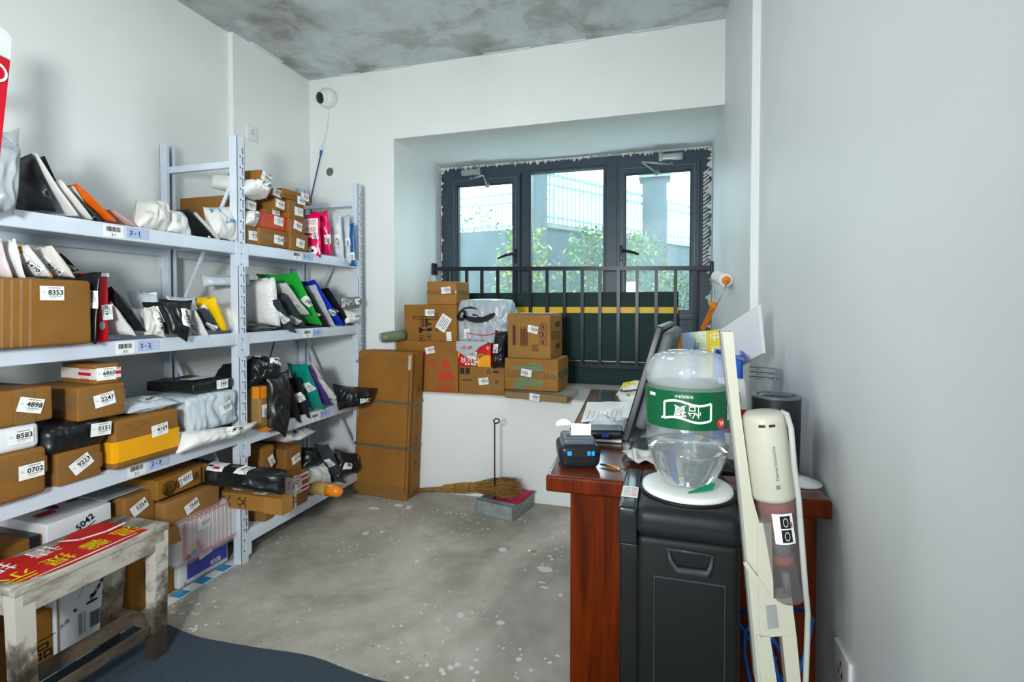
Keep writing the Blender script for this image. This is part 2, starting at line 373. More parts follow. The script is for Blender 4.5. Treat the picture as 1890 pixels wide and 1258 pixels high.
# ================================================================== ROOM
XL, XR, YB, H = -2.3645, .3172, 3.0224, 2.776
ZS, ZSILL, YW = 2.3145, .6511, 3.75            # window niche: soffit, sill, window plane
XO = -1.712                                     # niche left side
YREAR = -1.5
def wallmat(name, a, b):
    t = NT(name); n = t.noise(1.3, 4, .6); n2 = t.noise(11, 5, .65)
    t.set(Base_Color=t.ramp(n, [(.35, a), (.65, b)]), Roughness=.55); t.bump(n2, .08, .01); return t.m
WALL = wallmat('white_plaster', '#e4e8e7', '#ebeeed')
WALLR = wallmat('white_plaster_right', '#e1e5e6', '#e8ebec')
def concrete_floor():
    t = NT('concrete_floor'); n = t.noise(1.5, 6, .62, .6); n2 = t.noise(14, 6, .7); n3 = t.noise(70, 3, .6)
    a = t.ramp(n, [(.34, '#78746b'), (.47, '#aaa69b'), (.66, '#cbc8bd')])
    a = t.mix(.38, a, t.ramp(n2, [(.3, '#9d9a91'), (.7, '#cfccc3')]))
    n5 = t.noise(.95, 4, .62, 1.2); a = t.mix(t.ramp(n5, [(.42, (0, 0, 0)), (.62, (.55, .55, .55))]), a, '#6f6a60')
    # paint spatter and chips, denser by the walls
    v = t.node('ShaderNodeTexVoronoi'); v.inputs['Scale'].default_value = 26; t.l(t.coords(), v.inputs['Vector'])
    m = t.noise(2.3, 3, .6); sp = t.node('ShaderNodeMath', operation='LESS_THAN'); t.l(v.outputs['Distance'], sp.inputs[0])
    k = t.node('ShaderNodeMath', operation='MULTIPLY_ADD'); t.l(m, k.inputs[0]); k.inputs[1].default_value = .62; k.inputs[2].default_value = -.23
    n4 = t.noise(55, 3, .6); kk = t.node('ShaderNodeMath', operation='MULTIPLY'); t.l(k.outputs[0], kk.inputs[0]); t.l(n4, kk.inputs[1]); k2 = t.node('ShaderNodeMath', operation='MULTIPLY'); t.l(kk.outputs[0], k2.inputs[0]); k2.inputs[1].default_value = 3.0
    t.l(k2.outputs[0], sp.inputs[1])
    a = t.mix(sp.outputs[0], a, '#d6d6d2')
    dk = t.node('ShaderNodeTexVoronoi'); dk.inputs['Scale'].default_value = 17; t.l(t.coords(), dk.inputs['Vector'])
    d2 = t.node('ShaderNodeMath', operation='LESS_THAN'); t.l(dk.outputs['Distance'], d2.inputs[0]); d2.inputs[1].default_value = .05
    a = t.mix(d2.outputs[0], a, '#4d463e')
    t.set(Base_Color=a, Roughness=.55); t.bump(n3, .15, .006); return t.m
def concrete_ceiling():
    t = NT('bare_concrete_ceiling'); n = t.noise(3.2, 7, .66, .5); n2 = t.noise(1.7, 4, .6, .3)
    a = t.ramp(n, [(.37, '#8d8b83'), (.44, '#a2a5a2'), (.49, '#bfc9cc'), (.66, '#dbe3e6')])
    b = t.ramp(n2, [(.4, '#908d83'), (.47, '#b5bbbb'), (.6, '#d3dcdf')])
    t.set(Base_Color=t.mix(.45, a, b), Roughness=.8); t.bump(n, .25, .02); return t.m
FLOORM, CEILM = concrete_floor(), concrete_ceiling()
TH = .12
mb = MB(); mb.box((XL - .2, YREAR, -.1), (XR + .2, YB + .05, 0)); struct(mb.build('floor', FLOORM))
mb = MB(); mb.box((XL - .2, YREAR, H), (XR + .2, YB + .1, H + .15)); struct(mb.build('ceiling', CEILM))
# left wall: the far part stands 3 cm proud of the near part
mb = MB(); mb.box((XL - .2, YREAR, 0), (XL - .03, 2.362, H)); mb.box((XL - .2, 2.362, 0), (XL, YB, H)); struct(mb.build('wall_left', WALL))
mb = MB(); mb.box((XR + .028, YREAR, 0), (XR + .2, 2.12, H)); mb.box((XR, 2.12, 0), (XR + .2, YW + .1, H)); struct(mb.build('wall_right', WALLR))
mb = MB(); mb.box((XL - .2, YREAR - .1, 0), (XR + .2, YREAR, H)); struct(mb.build('wall_rear', WALL))
# back wall with the window niche
mb = MB()
mb.box((XL - .2, YB, 0), (XO, YB + .9, H)); mb.box((XO, YB, ZS), (XR, YB + .9, H)); mb.box((XO, YB, 0), (XR, YB + .9, ZSILL - .012))
struct(mb.build('wall_back', WALL))
mb = MB(); mb.box((XO, YB - .004, ZSILL - .012), (XR, YW + .12, ZSILL)); struct(mb.build('trim_1', flat('sill_stone', '#c9c7bf', .4, 0, .03)))
# ragged plaster bead along the joint of wall and ceiling
mb = MB(); rnd = random.Random(3); x = XL + .25
while x < XR - .3:
    L = rnd.uniform(.1, .34)
    if rnd.random() < .75: mb.rbox((x, YB - .02, H - .006), (L, 0, 0), (0, .02, 0), (0, 0, .006), .003, 0, 2)
    x += L + rnd.uniform(.01, .3)
y = 1.2
while y < YB - .1:
    L = rnd.uniform(.1, .3)
    if rnd.random() < .7: mb.rbox((XL - .03 if y + L < 2.36 else XL, y, H - .006), (.03, 0, 0), (0, L, 0), (0, 0, .006), .003, 0, 2)
    y += L + rnd.uniform(.02, .2)
struct(mb.build('trim_2', flat('plaster_bead', '#dfe2e0', .6)))

# ------------------------------------------------------------------ window
FR = flat('dark_window_aluminium', '#3c4854', .38, .15, .05)
FRD = flat('gasket_and_shade_line', '#1d2227', .5)  # gasket rubber, also the shade lines coloured in round the sashes
def glassmat():
    t = NT('dusty_window_glass'); n = t.n; t.n.remove(t.p)
    tr = t.node('ShaderNodeBsdfTransparent'); tr.inputs[0].default_value = (.86, .95, .97, 1)
    gl = t.node('ShaderNodeBsdfGlossy'); gl.inputs['Roughness'].default_value = .02
    tl = t.node('ShaderNodeBsdfTranslucent'); tl.inputs[0].default_value = (.8, .93, .97, 1)
    m1 = t.node('ShaderNodeMixShader'); ns = t.noise(7, 5, .7, .6, (1, 1, .18)); r = t.ramp(ns, [(.3, (.02, .02, .02)), (.75, (.075, .075, .075))])
    t.l(r, m1.inputs[0]); t.l(tr.outputs[0], m1.inputs[1]); t.l(tl.outputs[0], m1.inputs[2])
    m2 = t.node('ShaderNodeMixShader'); m2.inputs[0].default_value = .012; t.l(m1.outputs[0], m2.inputs[1]); t.l(gl.outputs[0], m2.inputs[2])
    t.l(m2.outputs[0], t.out.inputs[0]); return t.m
GLASS = glassmat()
WX0, WX1, WZ0, WZ1 = XO + .012, XR - .004, ZSILL, ZS - .02
def ring(mb, x0, x1, z0, z1, y0, y1, wl, wr, wb, wt, mi=0):
    mb.box((x0, y0, z0), (x0 + wl, y1, z1), mi); mb.box((x1 - wr, y0, z0), (x1, y1, z1), mi)
    mb.box((x0 + wl, y0, z0), (x1 - wr, y1, z0 + wb), mi); mb.box((x0 + wl, y0, z1 - wt), (x1 - wr, y1, z1), mi)
win = bpy.data.objects.new('window_1', None); COL.objects.link(win); win.location = ((WX0 + WX1) / 2, YW, WZ0); struct(win)
mb = MB(); ring(mb, WX0, WX1, WZ0, WZ1, YW, YW + .07, .086, .085, .05, .075)
ring(mb, -.975, -.405, 1.13, WZ1 - .065, YW - .014, YW - .01, .004, .004, .004, .004, 1); mb.box((-1.048, YW + .001, WZ0), (-.975, YW + .07, WZ1)); mb.box((-.405, YW + .001, WZ0), (-.31, YW + .07, WZ1))  # thin dark ring: a shade line coloured in round the middle pane
mb.box((WX0 + .05, YW + .002, 1.06), (WX1 - .05, YW + .068, 1.12))
ring(mb, -.98, -.4, 1.12, WZ1 - .06, YW - .012, YW + .06, .02, .02, .03, .02)
for z in (.70, .80, .90, 1.0): mb.box((WX0 + .06, YW + .004, z), (WX1 - .06, YW + .05, z + .085))
mb.build('window_frame', [FR, FRD], win)
mb = MB(); mb.box((-.96, YW + .02, 1.15), (-.42, YW + .026, WZ1 - .08)); mb.build('glass_pane', GLASS, win)
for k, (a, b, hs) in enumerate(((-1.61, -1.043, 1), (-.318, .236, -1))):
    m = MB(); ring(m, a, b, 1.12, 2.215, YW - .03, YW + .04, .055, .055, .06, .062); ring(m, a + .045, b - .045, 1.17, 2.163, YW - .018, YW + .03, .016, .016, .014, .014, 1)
    ring(m, a - .006, b + .006, 1.114, 2.221, YW - .0015, YW + .002, .006, .006, .006, .006, 1); ring(m, a + .03, b - .03, 1.145, 2.188, YW - .0325, YW - .029, .004, .004, .004, .004, 2)  # outer dark ring painted as a shade line, inner pale ring as bevel highlight
    sash = m.build('window_sash', [FR, FRD, flat('painted_edge_highlight', '#66727d', .35, .2)], win)
    m = MB(); m.box((a + .05, YW + .005, 1.17), (b - .05, YW + .011, 2.16)); m.build('glass_pane', GLASS, sash)
    hx = b - .03 if hs > 0 else a + .03
    m = MB(); m.rbox((hx - .012, YW - .042, 1.535), (.024, 0, 0), (0, .014, 0), (0, 0, .11), .005)
    m.tube([(hx, YW - .042, 1.6), (hx, YW - .075, 1.6), (hx - hs * .02, YW - .085, 1.602), (hx - hs * .07, YW - .085, 1.592), (hx - hs * .125, YW - .082, 1.572)], [.009, .009, .011, .012, .008], 8)
    m.build('window_handle', flat('black_handle', '#14171a', .3), sash)
# hydraulic closers
SILV = flat('closer_grey_metal', '#9aa3a6', .35, .6)
for px, s, lab in ((868, 1, 'small grey hydraulic closer above the left window sash'), (1240, -1, 'larger grey hydraulic closer above the right window sash')):
    c = at(px, 318 if s > 0 else 289, y=YW - .06); t = thing('window_closer', (c.x, YW - .04, c.z), lab, 'door closer', 'window closers')
    m = MB(); m.rbox((c.x - .075, YW - .075, c.z - .025), (.15, 0, 0), (0, .07, 0), (0, 0, .05), .012); m.rbox((c.x + s * .075 - .012, YW - .08, c.z - .03), (.024, 0, 0), (0, .075, 0), (0, 0, .06), .004); m.build('closer_body', SILV, t)
    m = MB(); e = V((c.x + s * .12, YW - .1, c.z - .04)) if s > 0 else V((c.x - .2, YW - .11, c.z - .035))
    m.tube([(c.x, YW - .05, c.z - .035), (c.x, YW - .05, c.z - .05)], .012); m.tube([(c.x, YW - .055, c.z - .05), e], .008); m.tube([e, (e.x + s * .01 if s > 0 else e.x + .1, YW - .045, e.z - .06)], .007); m.lathe((e.x + (.01 if s > 0 else .1), YW - .032, e.z - .06), (0, -1, 0), [(0, .015), (.02, .015), (.02, 0)], 10); m.build('closer_arm', SILV, t)
# torn plaster edge round the window frame
PL = flat('torn_plaster', '#cfd3d1', .8, 0, .12)
mb = MB(); rnd = random.Random(5)
def ragged(a, b, inward, n, wmax, skip):
    a, b, inward = V(a), V(b), V(inward); d = (b - a) / n; on = True; prev = None
    for k in range(n):
        on = rnd.random() > skip
        w1 = wmax * (.12 + .88 * rnd.random() ** 2.2) if on else .0015; w0 = prev if prev is not None else w1; prev = w1
        p, q = a + d * k, a + d * (k + 1); mb.prism([p, q, q + inward * w1, p + inward * w0], (0, -.007, 0))
ragged((WX0, YW, WZ1 + .012), (WX1, YW, WZ1 + .012), (0, 0, -1), 190, .034, .25)
ragged((WX0 - .002, YW, WZ0 + .1), (WX0 - .002, YW, WZ1), (1, 0, 0), 110, .035, .45)
ragged((WX1 + .003, YW, WZ0 + .1), (WX1 + .003, YW, WZ1), (-1, 0, 0), 130, .045, .3)
for k in range(26):
    z = 1.5 + .026 * k; mb.prism([(WX1 - .012, YW - .001, z), (WX1 - .05, YW - .001, z - .03 - .01 * rnd.random()), (WX1 - .055, YW - .001, z - .022), (WX1 - .014, YW - .001, z + .012 * rnd.random())], (0, -.004, 0))
struct(mb.build('trim_3', PL))
# ------------------------------------------------------------------ railing across the niche
BLK = flat('black_painted_steel', '#23282e', .3, .3)
rail = thing('window_railing', ((XO + XR) / 2, 3.62, ZSILL), 'black steel safety railing across the window niche', 'railing')
def rz(x): return 1.479 + (x + 1.58) * (1.447 - 1.479) / 1.9
mb = MB(); mb.obox((XO + .02, 3.6, rz(XO) + .002), (XR - XO - .03, 0, rz(XR) - rz(XO)), (0, .04, 0), (0, 0, .028)); mb.build('top_rail', BLK, rail)
mb = MB(); mb.obox((XO + .02, 3.605, .775), (XR - XO - .03, 0, 0), (0, .03, 0), (0, 0, .025)); mb.build('bottom_rail', BLK, rail)
for u in (828, 861.7, 889.7, 919, 949, 979, 1010, 1042, 1075, 1107.5, 1141.5, 1176, 1211.5, 1247, 1283):
    x = at(u, 500, y=3.62).x; mb = MB(); mb.box((x - .011, 3.609, .8), (x + .011, 3.631, rz(x) + .002)); mb.build('baluster', BLK, rail)
for x, s in ((XO, 1), (XR, -1)):
    mb = MB(); mb.rbox((min(x, x + s * .02), 3.585, rz(x) - .03), (.02, 0, 0), (0, .07, 0), (0, 0, .09), .006); mb.build('wall_bracket', BLK, rail)
# green boards stood between railing and window
GB = flat('dark_green_board', '#0f3230', .6, 0., .02); YS = flat('yellow_stripe', '#f2c512', .4)
t = thing('green_board', (-.69, 3.665, ZSILL), 'dark green board with a yellow stripe behind the railing', 'board')
mb = MB(); mb.rbox((-1.477, 3.655, .82), (1.577, 0, 0), (0, .02, 0), (0, 0, .49), .002); mb.build('upper_board', GB, t)
mb = MB(); mb.rbox((-1.477, 3.655, ZSILL), (1.577, 0, 0), (0, .02, 0), (0, 0, .165), .002); mb.build('lower_board', GB, t)
mb = MB(); mb.box((-1.477, 3.652, 1.162), (.1, 3.6555, 1.204)); mb.build('yellow_stripe', YS, t)
mb = MB(); mb.box((-1.477, 3.652, .816), (.1, 3.657, .821)); mb.build('joint_strip', SILV, t)

# ------------------------------------------------------------------ fittings on the walls
WP = flat('white_plastic', '#e4e7e5', .35, 0, .02)
c = at(603, 185, y=YB); t = thing('dome_camera', (c.x, YB, c.z), 'white security dome camera high in the back corner', 'camera')
ax = V((-.28, -1, -.3)).normalized(); b0 = V((c.x + .02, YB, c.z + .005))
mb = MB(); mb.lathe(b0, (-.05, -1, 0), [(.066, 0), (.068, .012), (.066, .03), (.058, .05), (.04, .062), (0, .066)], 28); mb.build('housing', WP, t)
mb = MB(); mb.lathe(b0 + V((-.008, -.03, -.004)), ax, [(.052, 0), (.053, .015), (.047, .035), (.037, .046)], 28); mb.build('eyeball', WP, t)
mb = MB(); mb.lathe(b0 + V((-.008, -.03, -.004)), ax, [(.037, .044), (.036, .049), (.02, .054), (0, .055)], 24); mb.build('lens_cover', flat('black_lens', '#10161f', .12), t)
a1 = at(607, 205, y=YB - .008); a2 = at(594, 272, y=YB - .008)
mb = MB(); mb.tube([b0 + V((.01, -.012, -.06)), a1, at(603, 240, y=YB - .008), a2], .0028, 6); mb.build('white_lead', WP, t)
ws = V((a2.x, a2.y - .004, a2.z)); p2 = at(574, 365, y=YB - .01)
mb = MB(); mb.tube([a2 + V((0, 0, .01)), a2, a2 + V((-.004, 0, -.02))], [.006, .01, .011], 8); mb.build('connector', WP, t)
t = thing('network_cable', (a2.x, YB - .01, .9), 'blue network cable hanging from the camera down behind the shelving', 'cable')
BLUEC = flat('blue_cable', '#24508f', .35)
mb = MB(); mb.tube([a2 + V((-.004, 0, -.02)), a2 + V((-.012, 0, -.055))], [.009, .007], 8); mb.build('plug', flat('blue_plug', '#1b6fae', .3), t)
mb = MB(); mb.tube([a2 + V((-.012, 0, -.055)), p2, V((-2.33, YB - .03, 1.7)), at(539, 492, x=-2.33), at(508, 625, x=-2.33), at(497, 665, x=-2.33), (-2.33, 2.3, .8)], .0042, 6); mb.build('cord', BLUEC, t)
c = at(609, 317, y=YB)
mb = MB(); mb.lathe((c.x, YB - .001, c.z), (0, -1, 0), [(.034, -.004), (.034, .002), (.029, .002), (.029, -.004)], 24)
o = mb.build('pipe_hole', [WP]); tag(o, 'round open pipe hole in the back wall', 'pipe hole')
mb = MB(); mb.lathe((c.x, YB - .0005, c.z), (0, -1, 0), [(.0295, 0), (0, 0)], 24); mb.build('hole_interior', speckle('hole_rubble', '#4a463c', '#7f7a6c', 30, .3, .7), o)
def socket(c, n, side, label, holes=True):
    t = MB(); e = V((0, 1, 0)); q = V(n)
    t.rbox(V(c) - e * .043 - V((0, 0, .043)) if n[0] > 0 else V(c) - e * .043 - V((0, 0, .043)) - V((.008, 0, 0)), V((.008, 0, 0)), e * .086, V((0, 0, .086)), .003, 0, 2)
    o = t.build('wall_socket', WP, None, c); tag(o, label, 'socket', 'wall sockets')
    m = MB(); x = c[0] + q.x * .0085
    for (dy, dz, r) in ((-.009, -.004, .5), (.009, -.004, -.5), (0, .014, 0)):
        m.rbox((x - .0008, c[1] + dy - .0015, c[2] + dz - .005), (.0016, 0, 0), (0, .003, 0), (0, 0, .01), .0004, 0, 1)
    m.build('socket_holes', FRD, o)
c = at(464, 246, x=XL); socket((XL, c.y, c.z), (1, 0, 0), 1, 'white wall socket above the shelving on the left wall')
c = at(1560, 1240, x=XR + .028); socket((XR + .028, c.y, c.z), (-1, 0, 0), 1, 'white wall socket low on the right wall')
# ------------------------------------------------------------------ floor mat
def matcol():
    t = NT('blue_grey_mat'); n = t.noise(220, 3, .7); t.set(Base_Color=t.ramp(n, [(.3, '#2b3540'), (.7, '#4a5560')]), Roughness=.95, Specular_IOR_Level=.2); t.bump(n, .5, .004); return t.m
mb = MB(); NX = 40
def me(a): x = -2.0 + 2.0 * a; return x, 1.452 + .012 * math.sin(x * 9) + .012 * noise.noise(V((x * 4, 0, 2)))
mb.grid(lambda a, b: V((me(a)[0], .25 + (me(a)[1] - .25) * b, .004)), NX, 6, 0, False)
mb.grid(lambda a, b: V((me(a)[0], me(a)[1] + .001 * b, .004 * (1 - b))), NX, 1, 0, False)
o = mb.build('floor_mat', matcol(), None, (-1, .85, 0)); tag(o, 'dark blue grey floor mat under the wooden bench', 'mat')
# blue and white striped strip in front of the parcels
mb = MB(); y = 1.0; k = 0
while y < 1.91:
    mb.add([(-1.965, y, .0045), (-1.915, y, .0045), (-1.915, y + .055, .0045), (-1.965, y + .055, .0045)], [(0, 1, 2, 3)], k % 2); y += .055; k += 1
mb.box((-1.965, 1.0, .0002), (-1.915, y, .0042), 0)
o = mb.build('striped_strip', [flat('strip_white', '#e3e8ea', .4), flat('strip_blue', '#2596cf', .4)], None, (-1.94, 1.45, 0)); tag(o, 'blue and white striped strip lying on the floor before the parcels', 'strip')
# flakes of plaster, cigarette end
mb = MB(); rnd = random.Random(11)
for (u, v, w_, h_) in ((1005, 1050, 34, 12), (928, 1014, 20, 9), (850, 1135, 18, 10), (924, 1149, 20, 9), (958, 1217, 14, 9), (770, 1035, 14, 4), (690, 938, 24, 6), (735, 932, 22, 4), (755, 936, 12, 8), (675, 984, 14, 6), (1000, 1075, 18, 3), (1004, 1084, 16, 3), (1020, 992, 10, 4), (1043, 980, 10, 4), (705, 981, 8, 4), (1035, 1098, 10, 5)):
    c = at(u, v, z=0); rx = (at(u + w_ / 2, v, z=0) - c).length; ry = (at(u, v - h_ / 2, z=0) - c).length
    n = 9; ang = rnd.uniform(0, .5); P = [(c.x + rx * math.cos(ang + 6.283 * k / n) * rnd.uniform(.6, 1), c.y + ry * math.sin(ang + 6.283 * k / n) * rnd.uniform(.6, 1), .0006) for k in range(n)]
    mb.prism(P, (0, 0, .0022))
o = mb.build('plaster_flakes', flat('plaster_flake', '#d9dbd8', .7), None, (-.95, 2, 0)); tag(o, 'white plaster flakes scattered over the concrete floor', 'flakes', None, 'stuff')
c = at(980, 1016, z=.005); t = thing('cigarette_end', (c.x, c.y, 0), 'cigarette end with orange filter lying on the floor', 'cigarette')
d = V((.03, .006, 0)); mb = MB(); mb.tube([c, c + d * .8], .0042, 8); mb.build('filter', flat('filter_orange', '#c9823c', .7), t)
mb = MB(); mb.tube([c - d * .5, c], .004, 8); mb.build('paper', PAPER, t)
# ================================================================== SHELVING
SH = flat('pale_blue_steel', '#d5dfec', .35, .1, .03)
SHD = flat('slot_dark', '#2a2f36', .6)
GALV = flat('galvanised_inside', '#6f7679', .4, .6)
rack = thing('shelving_rack', (-2.1, 1.93, 0), 'long pale blue steel boltless shelving rack along the left wall', 'shelving')
XFR, XRE = -1.887, -2.355       # outer faces of front and rear posts
YS_ = (.94, 1.925, 2.895)
def post(x, y, front):
    m = MB(); w = .045; d = .045
    sx = -1 if front else 1      # channel depth direction
    # channel: wide web facing out of the rack, two flanges, open inwards
    m.box((min(x, x + sx * .002), y - w / 2, 0), (max(x, x + sx * .002), y + w / 2, 2.0), 0)
    for yy in (y - w / 2, y + w / 2 - .002): m.box((min(x, x + sx * d), yy, 0), (max(x, x + sx * d), yy + .002, 2.0), 0)
    for yy in (y - w / 2 + .002, y + w / 2 - .014): m.box((min(x + sx * d, x + sx * (d - .002)), yy, 0), (max(x + sx * d, x + sx * (d - .002)), yy + .012, 2.0), 0)
    if front:
        z = 1.95
        while z > .05:
            for k in range(5):      # wavy slot
                m.box((x - .0008, y + .008 + .002 * math.sin(k * 1.6), z - .028 + k * .0056), (x + .0008, y + .0115 + .002 * math.sin(k * 1.6), z - .022 + k * .0056), 1)
            m.box((x - .0008, y + .007, z - .048), (x + .0008, y + .0125, z - .041), 1); m.box((x - .0008, y - .007, z - .046), (x + .0008, y - .002, z - .038), 1)
            z -= .05
    else: m.box((x + .0025, y - w / 2 + .003, .02), (x + .004, y + w / 2 - .003, 1.98), 2)
    return m.build('post', [SH, SHD, GALV], rack, fix=False)
for y in YS_:
    post(XFR, y, True); post(XRE, y, False)
    for z0 in (1.86, 1.02, .14):
        m = MB(); m.box((XRE + .002, y - .012, z0), (XFR - .002, y + .012, z0 + .03)); m.build('cross_brace', SH, rack)
    for (za, zb) in ((1.84, 1.06), (.18, .98)):
        m = MB(); m.obox((XFR - .02, y - .004, za if za < zb else zb), (XRE - XFR + .05, 0, (zb - za) if za < zb else (za - zb)), (0, .008, 0), (0, 0, .035)) if za < zb else m.obox((XRE + .03, y - .004, zb), (XFR - XRE - .05, 0, za - zb), (0, .008, 0), (0, 0, .035)); m.build('diagonal_brace', SH, rack)
LEV = {0: (1.51, 1.089, .632, None), 1: (1.51, 1.089, .615, .145)}
BLT = flat('tag_blue', '#aebfe6', .5); BEIGE = flat('tag_seal', '#d3c4ae', .5)
TAGS = {(0, 0): ('2-1', 1.39), (0, 1): ('2-2', 1.425), (0, 2): ('2-3', 1.46), (1, 0): ('3-1', 2.34), (1, 1): ('3-2', 2.42), (1, 2): ('3-3', 2.48)}
for bay in (0, 1):
    y0, y1 = YS_[bay] + .0235, YS_[bay + 1] - .0235
    for lv, z in enumerate(LEV[bay]):
        if z is None: continue
        bh = .055 if lv < 2 else .06
        for nm, xa, xb in (('front_beam', XFR - .03, XFR), ('rear_beam', XRE, XRE + .03)):
            m = MB(); m.rbox((xa, y0, z - bh), (xb - xa, 0, 0), (0, y1 - y0, 0), (0, 0, bh), .004, 0, 1)
            f = xb if nm[0] == 'f' else xa
            for yy, sg in ((y0, 1), (y1, -1)):     # hooked end plates
                m.box((xa + .002, min(yy, yy + sg * .002), z - bh - .06), (xb + .0012, max(yy, yy + sg * .002), z - .002)); m.box((xb - .001 if nm[0] == 'f' else xa - .001, min(yy - sg * .016, yy + sg * .014), z - bh - .055), (xb + .0015 if nm[0] == 'f' else xa + .001, max(yy - sg * .016, yy + sg * .014), z - .004))
            bo = m.build(nm, SH, rack)
            if nm[0] == 'f' and (bay, lv) in TAGS:
                tx, ty = TAGS[(bay, lv)]; zc = z - bh / 2; bf = XFR
                fn = lambda x, y, l, ty=ty, zc=zc, bf=bf: V((bf + .0006 + l, ty + x, zc + y))
                q = MB(); rect(q, fn, -.045, 0, .07, .042, 0, 0, .0004); rect(q, fn, .045, .003, .085, .04, 0, 2, .0005)
                bars(q, fn, -.045, .007, .048, .017, 5, 0, 1, .001); lay(q, fn, tx, -.045, -.012, .009, None, 0, 1, .001)
                lay(q, fn, tx.replace('-', ' - '), .032, .004, .016, None, 0, 1, .0011); rect(q, fn, .014, -.009, .01, .0015, 0, 1, .0011); rect(q, fn, .05, -.009, .01, .0015, 0, 1, .0011)
                q.add([fn(.073 + .008 * math.cos(k * .524), .004 + .008 * math.sin(k * .524), .0011) for k in range(12)], [tuple(range(12))], 3)
                q.build('shelf_tag', [PAPER, INK, BLT, BEIGE], bo, fix=False)
        n = 5; w = (y1 - y0) / n
        for k in range(n):
            m = MB(); m.box((XRE + .031, y0 + k * w + .001, z - .022), (XFR - .031, y0 + (k + 1) * w - .001, z - .004)); m.build('shelf_panel', SH, rack)
Z1, Z2, Z3, Z3B, Z4 = 1.511, 1.09, .633, .616, .146
# ================================================================== PARCELS ON THE SHELVES
BK = lambda: poly('black_poly', '#17191c', .32, .4)
NV = lambda: poly('navy_poly', '#12161f', .34, .4)
DG = lambda: poly('slate_poly', '#363e46', .4, .35)
WH = lambda: poly('white_poly', '#dfe0df', .36, .3)
LG = lambda: poly('pale_grey_poly', '#c3ced6', .36, .3)
SG = lambda: poly('silver_grey_poly', '#a3acb0', .26, .45)
CR = lambda: poly('cream_poly', '#dcd9d0', .34, .35)
PKW = lambda: poly('pinkish_white_poly', '#d9c9cc', .34, .25)
BUB = lambda: bubble('white_bubble_wrap', '#dcdedd')
# ---- top shelf, near bay
GRP = 'parcels on the top shelf, near bay'
pouch('crumpled silver grey bag at the left end of the top shelf hanging over its edge', [at(-24, 402, x=-1.84), at(26, 399, x=-1.84), at(38, 234, x=-1.86), at(-24, 236, x=-1.86)], .07, SG(), wr=.5, flat_end=.2)
book('tall black bag leaning beside the silver grey bag on the top shelf', (58, 285), (103, 391), .3, .06, BK())
book('thin white bag leaning on the tall black bag', (67, 284), (147, 401), .22, .02, WH())
book('small black bag peeping up behind the white bags on the top shelf', (82, 289), (128, 384), .18, .025, BK(), X=-2.03)
book('greyish white bag leaning in front of the small black bag', (113, 331), (174, 405), .2, .03, CR())
book('narrow pale blue bag touching the slate bag on the top shelf', (136, 343), (176, 403), .12, .015, LG(), X=-1.9)
book('slate bag half covered by the bright orange bag', (133, 354), (190, 408), .1, .02, DG(), X=-1.892)
book('bright orange bag lying over the slate bag', (141, 337), (218, 411), .12, .03, poly('orange_poly', '#f26a12', .3, .4))
book('translucent pinkish bag behind the bright orange bag', (208, 385), (255, 418), .16, .02, poly('pinkish_film', '#d9b3a6', .25, .4), X=-1.9)
face('bulky milky white bag left of the rear post on the top shelf', [(246, 422, -1.92), (310, 431, -1.92), (306, 369, -1.97), (252, 367, -1.97)], .1, poly('milky_poly', '#e2e1dc', .28, .5), wr=.4)
_, f = face('clear white bag with lines of small black print on the top shelf', [(309, 427, -1.9), (355, 436, -1.9), (336, 388, -1.94), (312, 386, -1.94)], .05, WH(), wr=.4)
sheet('printed_lines', _, f(.3, .5), .03, .05, [('r', -.3 + .15 * k, 0, .05, .8 - .1 * (k % 3), 1) for k in range(5)], [WH(), GREYINK], 3, 4, base=False)
book('flat matt black bag tipped over on the top shelf', (347, 384), (397, 439), .12, .022, BK(), wr=.05, flat_end=.02)
book('flat white card bag with a blue logo beside the tipped black bag', (362, 391), (408, 442), .09, .015, CR(), X=-1.88, wr=.08)
_, f = face('shiny white bag with blue lettering right of the white card bag', [(385, 439, -1.9), (430, 445, -1.9), (446, 377, -1.97), (374, 381, -1.97)], .07, WH(), wr=.45)
BLP = flat('blue_print', '#2a8fc4', .4)
sheet('blue_print', _, f(.62, .45), .05, .03, [('t', 'Lux', 0, 0, .8, 1, 5)], [WH(), BLP], base=False)
sheet('blue_patch', _, f(.2, .8), .035, .03, [('r', 0, .2, .9, .3, 1), ('r', 0, -.25, .8, .4, 1)], [WH(), BLP], base=False)
face('narrow white bag squeezed against the front post on the top shelf', [(425, 444, -1.9), (446, 446, -1.9), (444, 400, -1.92), (428, 406, -1.92)], .035, CR())
# ---- second shelf, near bay
GRP = 'parcels on the second shelf, near bay'
big = carton('large brown carton with ticket 8353 and shiny wrap on the second shelf', -45, 172, 515, X=-1.83, D=.38, z=Z2, vb=636, nums=[('8353', .61, .79)], vref=100, r=.012)
zb = ptop(big)
o, F = big
m = MB()
for k in range(5):
    a = .1 + .075 * k; m.add([F.front(a, .02)(0, 0, .0032), F.front(a + .02, .02)(0, 0, .0032), F.front(a + .035, .98)(0, 0, .0032), F.front(a + .015, .98)(0, 0, .0032)], [(0, 1, 2, 3)])
m.build('shiny_wrap', clear('clear_wrap', '#e8dcc8', .12, .08), o, fix=False)
book('pinkish bag leaning at the far left on top of the large carton', (2, 441), (24, 514), .25, .03, PKW(), X=-1.9)
book('white bag between the pinkish bag and the yellow edged bag', (28, 440), (48, 513), .25, .04, WH(), X=-1.9)
_, f = book('white bag with yellow corners on top of the large carton', (52, 452), (99, 513), .16, .03, WH(), X=-1.89, nums=[('3470', .8, .5, -70)])
sheet('yellow_corner', _, f(.45, .95), .12, .03, [('r', 0, 0, 1, 1, 1)], [WH(), YTAPE], 4, 2, base=False); sheet('yellow_corner', _, f(.94, .12), .03, .05, [('r', 0, 0, 1, 1, 1)], [WH(), YTAPE], 3, 3, base=False)
